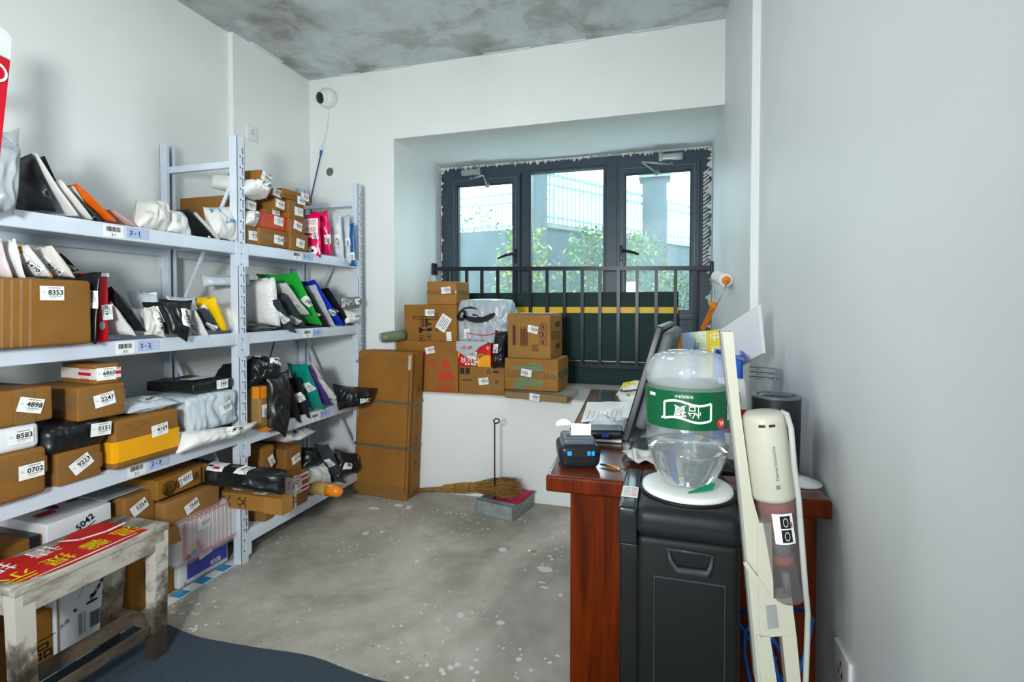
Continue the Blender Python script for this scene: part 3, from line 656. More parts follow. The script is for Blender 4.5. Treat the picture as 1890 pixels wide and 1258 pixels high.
book('plump white bag with ticket 0229 on top of the large carton', (95, 453), (139, 512), .2, .04, CR(), X=-1.895, nums=[('0229', .8, .45, -65)])
book('white bag with a black top behind the plump white bag', (113, 467), (146, 500), .1, .02, NV(), X=-1.94, nums=[('0610', .7, .4, -60)])
book('stiff black bag standing upright against the large carton', (186, 503), (177, 636), .3, .022, BK(), X=-1.83, wr=.06, nums=[('7206', .93, .62, 92, .9)], flat_end=.02)
rd = carton('slim red box with a white top edge standing beside the stiff black bag', 184, 202, 503, X=-1.865, D=.22, z=Z2, vb=628, mat=flat('red_box', '#c40f25', .35), name='red_box', cat='box', nums=[('4128', .75, .43, 95, .8)])
sheet('white_top_strip', rd[0], rd[1].front(.5, .97), rd[1].w, .012, [], [PAPER], lift=.004)
sheet('round_mark', rd[0], rd[1].front(.2, .24), .02, .03, [('p', disc(0, 0, .5, .5), 1)], [PAPER, GREYINK], lift=.004, base=False)
book('white bag slumped at the foot of the slim red box', (205, 556), (252, 620), .16, .045, WH(), X=-1.88)
book('long glossy black bag leaning over the slumped white bag', (205, 528), (271, 612), .12, .05, BK(), X=-1.895, wr=.4)
face('pale blue bag with a dark strip standing behind the crumpled white bags', [(252, 590, -2.05), (308, 616, -1.98), (290, 538, -2.02), (234, 536, -2.1)], .04, LG(), wr=.4)
face('crumpled white bag with a raised fold beside the long glossy black bag', [(228, 612, -1.99), (284, 620, -1.94), (272, 568, -1.97), (232, 566, -2.02)], .06, WH(), wr=.6)
face('clear white bag with ticket 0710 on the second shelf', [(266, 618, -1.9), (308, 622, -1.9), (284, 564, -1.93), (266, 567, -1.94)], .04, CR(), nums=[('0710', .66, .45, -75)], wr=.5)
book('thin black bag with a white slip left of ticket 3881', (297, 555), (313, 617), .1, .012, BK(), X=-1.9, nums=[('3610', .7, .6, -80)])
face('crinkled black bag with ticket 3881 drooping over the edge of the second shelf', [(316, 614, -1.85), (346, 631, -1.85), (355, 553, -1.88), (291, 550, -1.9)], .05, BK(), nums=[('3881', .76, .5, -88, .95)], wr=.5, flat_end=.04)
face('pale grey bag rising behind the crinkled black bag', [(330, 600, -1.97), (374, 616, -1.93), (360, 548, -1.97), (305, 545, -2.0)], .04, LG())
book('small white bag with ticket 0207 right of the crinkled black bag', (361, 573), (386, 621), .09, .03, WH(), X=-1.88, nums=[('0207', .6, .45, -75)])
book('dark grey bag with a torn white slip under the yellow bag', (378, 568), (408, 611), .08, .03, DG(), X=-1.89, nums=[('4170', .75, .3, -60, .7)])
book('bright yellow bag with ticket 5026 on the second shelf', (396, 546), (420, 611), .26, .06, poly('yellow_poly', '#edc10d', .3, .4), X=-1.88, nums=[('5026', .78, .6, -72)])
face('cream bag tucked between the yellow bag and the front post', [(412, 612, -1.92), (442, 613, -1.92), (444, 561, -1.96), (396, 563, -1.98)], .06, CR())
# ---- second shelf, far bay
GRP = 'parcels on the second shelf, far bay'
book('large white bubble mailer running behind the front post on the second shelf', (507, 511), (519, 602), .43, .075, BUB(), X=-1.88, wr=.06, pw=6)
face('grey bag lying on top of the white bubble mailer', [(372, 529, -2.12), (462, 528, -2.0), (458, 507, -2.0), (372, 507, -2.12)], .05, LG(), wr=.12)
yq0, yq1 = at(462, 612, x=-1.87).y, at(519, 606, x=-1.86).y
pouch('flat dark bag lying under the white bubble mailer', [(-1.865, yq0, Z2 + .012), (-1.86, yq1, Z2 + .012), (-2.1, yq1, Z2 + .014), (-2.1, yq0, Z2 + .014)], .022, NV())
book('dark bag with a hidden ticket leaning behind ticket 4111', (524, 541), (567, 605), .25, .045, DG(), X=-1.89, nums=[('2217', .86, .3, -65)])
book('slate bag with ticket 4111 slipping over the edge of the second shelf', (515, 551), (548, 614), .16, .03, DG(), X=-1.85, nums=[('4111', .82, .5, -68)])
book('white paper bag leaning against the green bag', (528, 521), (573, 582), .1, .012, WH(), X=-1.872, nums=[('0261', .7, .35, -65, .8)], wr=.08)
book('glossy green bag with ticket 2885 on the second shelf', (547, 501), (597, 602), .27, .055, poly('green_poly', '#1fa838', .26, .45), nums=[('2885', .95, .5, -65)])
book('black bag standing right behind the green bag', (559, 521), (609, 605), .27, .05, BK(), nums=[('9397', .86, .38, -62)])
book('pale grey bag between two dark bags left of the blue bag', (582, 525), (620, 603), .2, .03, LG(), X=-1.887)
book('bright blue bag on the second shelf', (580, 515), (637, 602), .16, .035, poly('blue_poly', '#1237c8', .26, .4), nums=[('1908', .9, .35, -62, .8)])
book('matt black bag right of the bright blue bag', (606, 530), (650, 601), .25, .05, BK(), wr=.1, nums=[('9218', .8, .5, -65)])
w4 = face('small white bag with ticket 4348 under the striped grey bag', [(638, 597, -1.89), (664, 597, -1.89), (664, 570, -1.9), (636, 571, -1.9)], .07, WH(), nums=[('4348', .4, .45, 0, .8)])
face('striped black and grey bag with ticket 4677 on top of the small white bag', [(631, 569, -1.87), (665, 566, -1.87), (663, 546, -1.88), (629, 548, -1.88)], .08, speckle('striped_film', '#2a2d2f', '#b9bbba', 60, .4, .6), nums=[('4677', .6, .45, 0, .75)])
# ---- top shelf, far bay: stacked cartons
GRP = 'parcels on the top shelf, far bay'
a = carton('narrow brown carton with ticket 9776 beside the front post', 451, 478, 416, X=-1.9, D=.2, z=Z1, nums=[('9776', .62, .5, 0)])
b = carton('long taped carton with ticket 9338 on the bottom row of the top shelf', 479, 540, 418, X=-1.885, D=.26, z=Z1, nums=[('9338', .55, .45, -4)], tapes=[('h', .5, .03, DTAPE)], r=.01)
c = carton('brown carton with ticket 3011 at the right end of the bottom row', 537, 570, 428, X=-1.87, D=.26, z=Z1, nums=[('3011', .5, .42, -8)])
d = face('white bag with ticket 3553 wedged above ticket 9776', [(448, 416, -1.9), (471, 419, -1.9), (474, 393, -1.93), (448, 388, -1.93)], .09, WH(), nums=[('3553', .5, .55, -8, .9)])
zr = max(ptop(a), ptop(b)) - .004
redw = carton('red patterned gift wrapped parcel with ticket 7371 on the top shelf', 473, 536, 393, X=-1.9, D=.2, z=zr, vb=420, mat=speckle('red_gift_wrap', '#c2301a', '#b5542a', 42, .35, .75), r=.014, name='wrapped_parcel', nums=[('7371', .62, .62, -4)], vref=500)
m2 = carton('reddish brown carton with ticket 4587 right of the red wrapped parcel', 537, 563, 402, X=-1.875, D=.22, z=ptop(c) - .002, vb=430, mat=card('#a9694a'), nums=[('4587', .45, .55, -12)])
e = carton('brown carton with ticket 9671 standing behind the front post', 451, 473, 357, X=-1.92, D=.4, z=zr + .03, vb=395, nums=[('9671', .5, .6, -4)])
f1 = carton('flat brown carton with ticket 2761 on the red wrapped parcel', 490, 530, 384, X=-1.92, D=.18, z=ptop(redw), vb=394, nums=[('2761', .45, .5, 0, .8)])
g = carton('brown carton with ticket 4181 above ticket 2761', 508, 531, 363, X=-1.9, D=.24, z=ptop(f1), vb=385, nums=[('4181', .35, .5, -6, .95)])
h_ = carton('taped brown carton with ticket 7115 above ticket 4587', 533, 562, 367, X=-1.885, D=.2, z=ptop(m2), vb=398, nums=[('7115', .6, .45, 0)], tapes=[('v', .3, .03, DTAPE)])
i1 = carton('small brown carton with ticket 3933 on the second highest row', 501, 520, 345, X=-1.9, D=.22, z=ptop(g), vb=361, nums=[('3933', .5, .5, -6, .9)])
j1 = carton('long flat carton with ticket 8638 under ticket 3551', 521, 576, 357, X=-1.88, D=.18, z=max(ptop(h_), ptop(g)), vb=369, nums=[('8638', .6, .45, 0, .95)])
k1 = carton('long flat carton with ticket 3551 on top of ticket 8638', 522, 574, 346, X=-1.885, D=.18, z=ptop(j1), vb=357, nums=[('3551', .75, .5, 0, .95)])
tp = ptop(e)
p = face('big white bag with ticket 8700 lying across the stacked cartons', [(446, 359, -1.9), (492, 366, -1.86), (501, 346, -1.87), (446, 330, -1.92)], .14, WH(), nums=[('8700', .55, .5, -18, 1.0)], wr=.3)
face('white tail of bag bulging out left of the front post on the top shelf', [(390, 347, -2.12), (446, 357, -1.95), (446, 326, -1.97), (396, 322, -2.14)], .08, WH(), wr=.2)
carton('tilted brown carton with ticket 0904 topmost on the stack', 479, 500, 311, X=-1.88, D=.2, z=at(479, 333, x=-1.88).z, vb=333, nums=[('0904', .5, .5, -9)], roll=9)
# ---- top shelf, far bay: upright bags
PK = poly('pink_poly', '#e3075f', .24, .5)
_, f = book('pink bag with white printed panel on the top shelf', (590, 391), (592, 476), .25, .05, PK, X=-1.865, nums=[('4788', .9, .52, -85, .8)], wr=.3)
RP = flat('red_print', '#c01528', .5)
sheet('printed_panel', _, f(.78, .7), .095, .08, [('t', '就是', .1, .24, .36, 1), ('t', '超值', .1, -.24, .36, 1)], [PAPER, RP], 5, 4)
sheet('white_lettering', _, f(.72, .46), .1, .02, [('t', '售后无忧', 0, 0, .7, 1)], [PK, PAPER], base=False)
sheet('round_seal', _, f(.85, .16), .05, .05, [('p', disc(0, 0, .5, .5), 1), ('r', 0, -.7, 1, .08, 1)], [PK, PAPER], base=False)
sheet('seal_centre', _, f(.85, .16), .016, .016, [('p', disc(0, 0, .5, .5), 1)], [PK, INK], base=False, lift=.003)
book('plain pink bag behind the printed pink bag', (605, 386), (613, 472), .11, .045, PK, X=-1.87, nums=[('2064', .9, .36, -85, .8)], wr=.5)
book('pale grey bag with ticket 9739 right of the pink bags', (628, 389), (637, 486), .2, .05, LG(), X=-1.872, nums=[('9739', .85, .45, -85)], wr=.4)
book('pale blue bag with a black dot near the far front post', (645, 395), (648, 488), .12, .04, LG(), X=-1.872, nums=[('4064', .9, .45, -88, .7)])
book('narrow deep blue bag against the far front post', (653, 411), (657, 493), .06, .02, poly('deep_blue_poly', '#0f5f9e', .35, .2), X=-1.845, nums=[('9764', .7, .25, -88, .7)], wr=.1)

# ---- third shelf, near bay
GRP = 'parcels on the third shelf, near bay'
b1 = carton('brown carton with ticket 0702 at the left end of the third shelf', -30, 89, 833, X=-1.85, D=.3, z=Z3, vb=915, nums=[('0702', .72, .55, 0)], vref=40, tapes=[('h', .62, .05, DTAPE)], r=.012)
w1 = carton('white box with ticket 8583 stacked on ticket 0702', -30, 75, 783, X=-1.86, D=.3, z=ptop(b1), vb=835, mat=flat('white_foam_box', '#e3e5e8', .5, 0, .01), nums=[('8583', .62, .55)], vref=40, name='white_box', r=.016)
c1 = carton('brown carton with ticket 4898 topmost on the left stack', -40, 100, 717, X=-1.85, D=.42, z=ptop(w1), vb=780, nums=[('4898', .66, .52, -17)], vref=50, tapes=[('v', .58, .05, DTAPE)], r=.01)
b2 = carton('brown carton with tilted ticket 9223 on the third shelf', 105, 188, 838, X=-1.865, D=.22, z=Z3, vb=890, nums=[('9223', .52, .52, 30)], tapes=[('h', .5, .05, DTAPE)])
bb = carton('bulging black bag with ticket 0151 between two brown cartons', 84, 205, 781, X=-1.85, D=.28, z=ptop(b2), vb=830, mat=BK(), r=.03, crease=.5, name='mailer_bag', cat='mailer bag', nums=[('0151', .8, .62, -4)], bulge=.01, dent=.012, vref=140)
b3 = carton('brown carton with ticket 2247 stacked on the bulging black bag', 144, 228, 716, X=-1.86, D=.26, z=ptop(bb), vb=790, nums=[('2247', .54, .55, 9)], tapes=[('h', .55, .055, DTAPE)], yaw=-4)
b4 = carton('small brown carton with red and white tape and ticket 6860 on top of ticket 2247', 174, 218, 673, X=-1.88, D=.19, z=ptop(b3), vb=708, yaw=-6, name='carton')
o, F = b4; RWT = flat('white_tape', '#d9d3cf', .35)
m = MB(); e_ = .003; zz = F.h
pa = [(-e_, F.d), (-e_, -e_), (F.w + e_, -e_), (F.w + e_, F.d)]
for (q, r_), (s_, t_) in zip(pa, pa[1:]): m.add([F.o + F.e1 * q + F.e2 * r_ + F.e3 * (.25 * zz), F.o + F.e1 * s_ + F.e2 * t_ + F.e3 * (.25 * zz), F.o + F.e1 * s_ + F.e2 * t_ + F.e3 * (.78 * zz), F.o + F.e1 * q + F.e2 * r_ + F.e3 * (.78 * zz)], [(0, 1, 2, 3)])
tp_ = m.build('printed_tape', [RWT], o, fix=False)
sheet('tape_print', tp_, F.left(.25, .52), .08, .05, [('r', 0, 0, .9, .22, 1), ('t', '易碎品勿压', 0, .35, .22, 1), ('t', '轻拿轻放', 0, -.38, .24, 1)], [RWT, RP], lift=.004, base=False)
sheet('tape_print', tp_, F.front(.93, .52), .02, .05, [('r', 0, 0, .9, .22, 1), ('t', '易', 0, .35, .22, 1)], [RWT, RP], lift=.004, base=False)
ticket(o, F.front(.45, .5), '6860', .062, .044, 0, lift=.0045)
b5 = carton('brown carton wrapped in wide yellow tape with ticket 4169 on the third shelf', 211, 333, 777, X=-1.85, D=.2, z=Z3, vb=860, r=.014, tapes=[('h', .36, .075, YTAPE)], nums=[('4169', .66, .62, 4)], vref=215)
o, F = b5
sheet('red_print', o, F.front(.3, .82), .14, .045, [('r', -.3 + .07 * k, .3 - .11 * (k % 7), .05, .07, 1) for k in range(10)] + [('r', .1 + .06 * k, -.1 + .1 * (k % 4), .05, .07, 1) for k in range(7)], [card(), flat('faded_red_print', '#a8492c', .6)], lift=.0035, base=False)
zt = ptop(b5)
P0 = at(236, 772, x=-1.87); P1 = at(335, 750, x=-1.87)
pouch('flat pale grey bag with ticket 9801 lying on the yellow taped carton', [(-1.865, P0.y, zt + .016), (-1.86, P1.y - .01, zt + .018), (-2.03, P1.y - .01, zt + .03), (-2.03, P0.y + .01, zt + .03)], .045, LG(), nums=[('9801', .55, .3, 0)], wr=.5)
wl = face('long white bag with ticket 5779 at the edge of the third shelf', [(324, 838, -1.85), (450, 806, -1.83), (474, 778, -1.83), (330, 797, -1.88)], .14, WH(), nums=[('5779', .6, .55, 0, 1)], wr=.3)
bagb = carton('bulky pale grey wrapped bag with ticket 9283 on the third shelf', 347, 442, 735, X=-1.875, D=.3, z=Z3 + .045, vb=800, mat=LG(), r=.022, crease=1.2, name='mailer_bag', cat='mailer bag', nums=[('9283', .66, .55, 18)], bulge=.014, dent=.016, vref=352)
carton('flat black wrapped parcel with ticket 5405 lying on the bulky grey bag', 357, 428, 733, X=-1.895, D=.26, z=ptop(bagb) + .004, vb=738, mat=BK(), r=.008, name='mailer_bag', cat='mailer bag', nums=[('5405', .72, .5, 4, .8)]) if False else None
z5 = ptop(bagb) + .01
fb = MB(); q0 = at(357, 728, x=-1.9); q1 = at(430, 712, x=-1.9)
fb.rbox((-1.9, q0.y, z5), (0, q1.y - q0.y, 0), (-.27, 0, 0), (0, 0, .045), .012, 0, 5, lambda x, y, z: (0, 0, .006 * noise.noise(V((x * 4, y * 4, z)))))
o = fb.build('mailer_bag', BK(), None, (-2.03, (q0.y + q1.y) / 2, z5), fix=False); tag(o, 'flat black wrapped parcel with ticket 5405 lying on the bulky grey bag', 'mailer bag', GRP)
F = Frame((-1.9, q0.y, z5), (0, 1, 0), (-1, 0, 0), (0, 0, 1), q1.y - q0.y, .27, .045)
ticket(o, F.front(.7, .5), '5405', .062, .04, 0, lift=.004); sheet('white_slip', o, F.top(.5, .35), .12, .08, [('r', -.3, .2, .2, .1, 1)], [PAPER, RP], lift=.006)
# ---- third shelf, far bay
GRP = 'parcels on the third shelf, far bay'
b6 = carton('brown carton with orange tape and ticket 5430 beside the front post on the third shelf', 480, 497, 714, X=-1.87, D=.3, z=Z3B, vb=795, mat=card('#b08a5c'), r=.012, nums=[('5430', .5, .42, -90, .9)])
o, F = b6; e_ = .0035
m = MB(); m.add([F.front(.0, .72)(0, 0, e_), F.front(1, .72)(0, 0, e_), F.front(1, 1)(0, 0, e_), F.front(0, 1)(0, 0, e_)], [(0, 1, 2, 3)]); m.add([F.left(.06, .72)(.02, 0, e_), F.left(.06, .72)(-.02, 0, e_), F.left(.06, 1)(-.02, 0, e_), F.left(.06, 1)(.02, 0, e_)], [(0, 1, 2, 3)])
m.build('orange_tape', OTAPE, o, fix=False)
m = MB(); m.add([F.front(0, 0)(-.05, .004, .0), F.front(1, 0)(0, .004, .002), F.front(1, 0)(-.01, -.004, .04), F.front(.2, 0)(-.02, -.004, .05)], [(0, 1, 2, 3)]); m.build('orange_tape_end', OTAPE, o, fix=False)
pz = ptop(b6)
bl = face('big glossy black bag with ticket 9500 lying on the orange taped carton', [(450, 718, -1.93), (514, 706, -1.87), (516, 662, -1.92), (452, 656, -2.0)], .17, BK(), nums=[('9500', .72, .6, -5, 1)], wr=.35)
sheet('white_slip', bl[0], bl[1](.25, .9), .1, .045, [('r', 0, 0, .7, .08, 1)], [PAPER, GREYINK], 5, 4)
face('black tail of a bag sticking out left of the front post on the third shelf', [(394, 702, -2.15), (444, 710, -1.98), (444, 664, -2.02), (412, 672, -2.15)], .05, BK(), wr=.4, flat_end=.2)
face('tall glossy black bag hanging over the edge right of the orange taped carton', [(497, 796, -1.845), (527, 808, -1.845), (534, 678, -1.865), (492, 690, -1.865)], .08, BK(), wr=.45)
book('black bag squeezed between the tall glossy bag and the navy bag', (536, 700), (557, 781), .1, .05, BK(), X=-1.87, wr=.4)
book('navy bag left of the teal bag on the third shelf', (553, 694), (573, 773), .12, .045, NV(), X=-1.872, nums=[('2219', .85, .55, -75, .8)])
book('teal bag with ticket 5715 on the third shelf', (566, 669), (599, 757), .13, .055, poly('teal_poly', '#0c8a7a', .32, .35), X=-1.86, nums=[('5715', .8, .55, -75, .9)], wr=.3)
book('purple bag right of the teal bag', (570, 676), (613, 748), .14, .05, poly('purple_poly', '#4b2a86', .36, .25), X=-1.872, wr=.15)
book('thin pinkish white bag behind the purple bag', (578, 668), (603, 712), .1, .015, PKW(), X=-1.89, nums=[('1121', .8, .3, -65, .8)])
book('white bag with ticket 3610 right of the purple bag', (590, 695), (634, 748), .12, .05, WH(), X=-1.872, nums=[('3610', .82, .35, -62, .95)])
pouch('black bag with a small ticket jutting out past the far front post', [at(626, 758, x=-1.86), at(672, 750, x=-1.76), at(698, 716, x=-1.73), at(614, 708, x=-1.88)], .15, BK(), [('2601', .72, .35, 8, .8)], wr=.3)
# ---- bottom shelf, far bay
GRP = 'parcels on the bottom shelf, far bay'
lw = carton('low brown carton with orange tape at the front of the bottom shelf', 489, 506, 936, X=-1.88, D=.25, z=Z4, vb=976)
rw = carton('brown carton wrapped in red and white tape on the bottom shelf', 541, 569, 878, X=-1.86, D=.17, z=Z4, vb=930)
o, F = rw
for k, (fx, fz, w_, h_, kind) in enumerate(((.5, .5, 1.02, .2, 'front'), (.5, .85, 1.02, .22, 'front'), (.1, .5, .16, 1, 'front'))):
    sheet('printed_tape', o, getattr(F, kind)(fx, fz), F.w * w_, F.h * h_, [('r', .2, 0, .5, .35, 1), ('r', -.25, .25, .3, .12, 1), ('r', -.25, -.2, .3, .12, 1)] if h_ < .9 else [('t', '勿压', 0, .2, .1, 1, 90), ('t', '易碎', 0, -.25, .1, 1, 90)], [RWT, RP], lift=.0035 + k * .0004)
sheet('printed_tape', o, F.left(.12, .7), .05, F.h * .5, [('t', '易碎品', 0, 0, .16, 1, 90)], [RWT, RP], lift=.004)
ticket(o, F.front(.3, .62), '7457', .05, .034, .14, lift=.006)
zr2 = ptop(rw)
k5 = carton('brown carton with ticket 5724 behind the long black bag', 527, 557, 830, X=-1.93, D=.3, z=zr2 - .03, vb=880, nums=[('5724', .62, .55, 12)])
k6 = carton('crumpled tan carton with a curled ticket left of ticket 5724', 497, 512, 826, X=-1.98, D=.22, z=zr2, vb=850, mat=card('#a8763a'), dent=.012, nums=[('2103', .3, .5, -70, .8)], r=.012) if False else None
carton('crumpled tan parcel with a curled ticket beside the front post on the bottom shelf', 482, 508, 828, X=-1.96, D=.16, z=zr2 + .01, vb=850, mat=card('#a8763a'), dent=.012, nums=[('2103', .7, .5, -65, .85)], r=.014)
zt = ptop(k5)
Pa = at(560, 822, x=-1.92)
mw = pouch('white mailing bag with blue lettering on top of ticket 5724', [(-2.28, Pa.y - .1, zt + .04), (-1.9, Pa.y - .06, zt + .04), (-1.92, Pa.y + .12, zt + .045), (-2.28, Pa.y + .08, zt + .045)], .085, WH(), wr=.25)
sheet('blue_lettering', mw[0], mw[1](.3, .1), .16, .03, [('t', '防水快递袋', 0, 0, .7, 1)], [WH(), flat('indigo_print', '#2a1e8c', .4)], base=False); sheet('blue_spot', mw[0], mw[1](.86, .25), .03, .03, [('p', disc(0, 0, .4, .3), 1)], [WH(), flat('indigo_print', '#2a1e8c', .4)], base=False)
face('black bag with torn white paper behind the upright slate bag', [(558, 866, -1.96), (606, 850, -1.95), (604, 822, -1.98), (556, 824, -2.0)], .1, BK())
face('round black bag with ticket 7308 at the end of the bottom shelf', [(622, 884, -1.86), (660, 872, -1.86), (658, 836, -1.9), (618, 828, -1.92)], .11, BK(), nums=[('7308', .25, .35, -8, .9), ('1451', .85, .6, -85, .9)], wr=.35)
book('upright slate bag with a pale ticket on the bottom shelf', (606, 818), (638, 893), .1, .045, DG(), X=-1.85, nums=[('1751', .7, .6, -75, .9)])
face('two fold white bag beneath the upright slate bag', [(568, 893, -1.89), (612, 890, -1.88), (598, 853, -1.93), (572, 864, -1.93)], .06, WH(), wr=.4)
c0 = at(571, 908, x=-1.98); c1 = at(606, 908, x=-1.8); c2 = at(624, 909, x=-1.72)
t = thing('mailing_tube', ((c0.x + c2.x) / 2, c0.y, Z4), 'tan mailing tube with an orange taped end jutting from the bottom shelf', 'tube')
cy = c1.y; zz = Z4 + .035
m = MB(); m.tube([(-2.25, cy, zz), (-1.8, cy, zz)], .034, 20); m.build('tube', card('#c9a468'), t)
m = MB(); m.tube([(-1.802, cy, zz), (-1.77, cy, zz), (-1.74, cy, zz - .004), (-1.725, cy, zz - .004), (-1.712, cy, zz)], [.0352, .0352, .032, .026, .012], 14); m.build('taped_end', poly('orange_tape_film', '#f08a1c', .25, .6), t)
ticket(t, lambda x, y, l: V((-1.78 + x, cy - .012 + y * .8, zz + .0325 + l - abs(y) * .2)), '2', .04, .03, -.35)
# ---- floor row, near bay
GRP = 'parcels in the floor row under the shelving'
bw = carton('white carton with ticket 5042 in the floor row beside the bench', 86, 208, 946, X=-1.98, D=.4, vb=1008, mat=flat('white_carton', '#dcdde0', .5, 0, .02), vref=150, name='carton')
o, F = bw
lay_ = MB(); lay(lay_, F.front(.55, .5), '5042', 0, 0, .024, None, math.radians(28), 0, .0035); rect(lay_, F.front(.55, .5), .012, -.02, .05, .003, math.radians(28), 0, .0035); lay_.build('number_print', [INK], o, fix=False)
sheet('top_print', o, F.top(.5, .45), F.w * .9, .3, [('r', -.25, -.25, .3, .12, 1), ('p', disc(.0, -.05, .09, .16), 2), ('r', .1, .25, .05, .4, 1, 30), ('r', .2, .2, .05, .4, 1, 30), ('r', .35, -.1, .2, .06, 2), ('r', -.35, .2, .2, .06, 2)], [PAPER, RP, flat('violet_print', '#3d2a78', .5)], lift=.004, base=False)
carton('brown carton with black tape under the white carton, left of it', -60, 84, 999, X=-2.0, D=.3, z=.22, vb=1050, vref=40, tapes=[('v', .85, .03, flat('black_tape', '#26262a', .3))])
d1 = carton('brown carton with ticket 5354 between the white carton and ticket 7568', 230, 288, 921, X=-1.97, D=.3, vb=985, nums=[('5354', .45, .62, 24)], mat=card('#a87845'))
o, F = d1
zt = ptop(d1)
pouch('grey plastic bag with a torn corner lying on ticket 5354', [(-1.99, F.o.y - .05, zt + .008), (-2.0, F.o.y + .12, zt + .008), (-2.25, F.o.y + .12, zt + .012), (-2.25, F.o.y - .07, zt + .012)], .012, SG())
d2 = carton('brown carton with black brush characters and ticket 8337 under the third shelf', 290, 388, 888, X=-1.94, D=.35, vb=925, mat=card('#a9752f'), vref=290, nums=[('8337', .52, .6, 12)], yaw=2)
o, F = d2
sheet('black_print', o, F.front(.2, .45), .07, .07, [('p', disc(0, 0, .42, .42, 24), 1), ('p', disc(0, 0, .38, .38, 24), 0), ('t', '日', 0, 0, .4, 1, 10)], [card('#a9752f'), INK], lift=.004, base=False)
lm = MB(); lay(lm, F.front(.38, .5), '加', 0, 0, .035, None, .1, 0, .004); lay(lm, F.front(.72, .55), '速', 0, 0, .035, None, .1, 0, .004)
for k in range(2): rect(lm, F.front(.84 + .08 * k, .5), 0, 0, .006, .075 - .02 * k, 0, 0, .004)
lm.build('black_characters', [INK], o, fix=False)
d3 = carton('battered brown carton with a torn flap and ticket 7568 in the floor row', 302, 410, 928, X=-1.925, D=.35, vb=984, dent=.012, r=.012, vref=310, nums=[('7568', .45, .55, 20)], mat=card('#b07f4c'))
o, F = d3
m = MB(); m.prism([F.front(.02, .35)(-.05, 0, .0), F.front(.16, .1)(0, 0, .02), F.front(.18, -.15)(0, -.03, .03), F.front(.02, -.1)(-.04, -.04, .01)], (.003, 0, 0)); m.build('torn_flap', card('#b88a52'), o)
kp = carton('clear wrapped crate of striped pink plastic with ticket 6037 in the floor row', 325, 440, 958, X=-1.925, D=.2, z=.125, vb=1020, vref=335, mat=poly('pale_pink_plastic', '#d9cbd0', .3, .15), r=.02, name='wrapped_crate', cat='crate')
o, F = kp
m = MB()
for k in range(11): x = F.w * (.2 + .07 * k); m.rbox(F.o + F.e1 * x + F.e2 * -.004 + F.e3 * (F.h * .1), F.e1 * .004, F.e2 * .006, F.e3 * F.h * .85, .0015, 0, 1)
m.build('ribs', poly('white_rib_plastic', '#e9e4e6', .3, .1), o)
m = MB(); rect(m, F.front(.56, .92), 0, 0, F.w * .8, .008, 0, 0, .006); rect(m, F.front(.56, .1), 0, 0, F.w * .8, .01, 0, 0, .006); rect(m, F.front(.12, .5), 0, 0, .012, F.h * .8, 0, 0, .006); m.build('pink_edging', flat('pink_plastic', '#d9707c', .35), o, fix=False)
for k, (cx, cy, cc) in enumerate(((.22, .32, '#d8c93a'), (.31, .34, '#d8607c'), (.35, .22, '#d8607c'), (.25, .18, '#2e8fc8'), (.16, .14, '#3a3a40'))):
    m = MB(); m.add([F.front(cx, cy)(.011 * math.cos(j * .4), .011 * math.sin(j * .4), .0075) for j in range(16)], [tuple(range(16))]); m.build('colour_dot', flat('dot_' + cc[1:], cc, .5), o, fix=False)
ticket(o, F.front(.4, .72), '6037', .066, .046, -.07, lift=.009)
m = MB(); m.rbox(F.o - F.e1 * .012 - F.e2 * .012 - F.e3 * .01, F.e1 * (F.w + .03), F.e2 * (F.d + .02), F.e3 * (F.h + .018), .03, 0, 6, lambda x, y, z: tuple(.006 * noise.noise(V((x * 9 + k, y * 9, z * 9))) for k in range(3)))
m.build('clear_wrap', clear('clear_film', '#e6e6ea', .22, .1), o, fix=False)
kw = carton('white carton with a violet panel and ticket 8513 on the floor before the front post', 330, 422, 1030, X=-1.975, D=.3, z=.003, vb=1090, vref=335, mat=flat('white_carton', '#dcdde0', .5, 0, .02))
o, F = kw; VI = flat('violet_panel', '#4a45a8', .4)
sheet('violet_panel', o, F.front(.55, .5), F.w * .8, F.h * .62, [('r', .2, -.3, .25, .24, 1), ('b', .2, -.3, .2, .18, 2)], [VI, PAPER, INK], lift=.0035)
ticket(o, F.front(.5, .84), '8513', .066, .046, .14, lift=.0045); sheet('red_mark', o, F.front(.1, .08), .03, .02, [('t', '天', 0, 0, .9, 1)], [PAPER, RP], lift=.004, base=False)
kb = carton('tall brown carton with a square black mark behind the bench leg', 238, 322, 1025, X=-1.99, D=.3, z=.003, vb=1130, vref=245, mat=card('#a8742e'))
o, F = kb
def squaremark(o, fr, ch, s=.06):
    sheet('black_mark', o, fr, s, s, [('r', 0, .48, 1, .03, 1), ('r', 0, -.48, 1, .03, 1), ('r', .48, 0, .03, 1, 1), ('r', -.48, 0, .03, 1, 1), ('t', ch, 0, 0, .62, 1)], [PAPER, INK], lift=.0035, base=False)
squaremark(o, F.front(.55, .52), '易', .085)
kt = carton('tall white carton with printed tables and a barcode under the bench', 103, 212, 1075, X=-1.985, D=.12, z=.003, vb=1230, vref=105, mat=flat('white_carton', '#dcdde0', .5, 0, .02))
o, F = kt
it = [('r', -.05 + .05 * k, .38 - .006 * (8 - k), .014, .1 + .02 * (k % 3), 3) for k in range(9)] + [('b', .16, -.22, .2, .22, 1)] + [('r', .12 + .07 * k, .1 + .07 * k, .05, .14, 3, -30) for k in range(4)] + [('r', .1, .04, .2, .03, 1, 3), ('r', .1, .12, .06, .05, 1, 3), ('r', -.1, .24, .008, .16, 2, -25), ('t', '天猫', -.38, -.08, .06, 1, 25), ('r', -.12, -.2, .05, .3, 3), ('r', -.04, -.2, .02, .3, 3), ('p', disc(-.2, .03, .03, .025, 12), 2), ('r', .42, -.1, .06, .14, 4)]
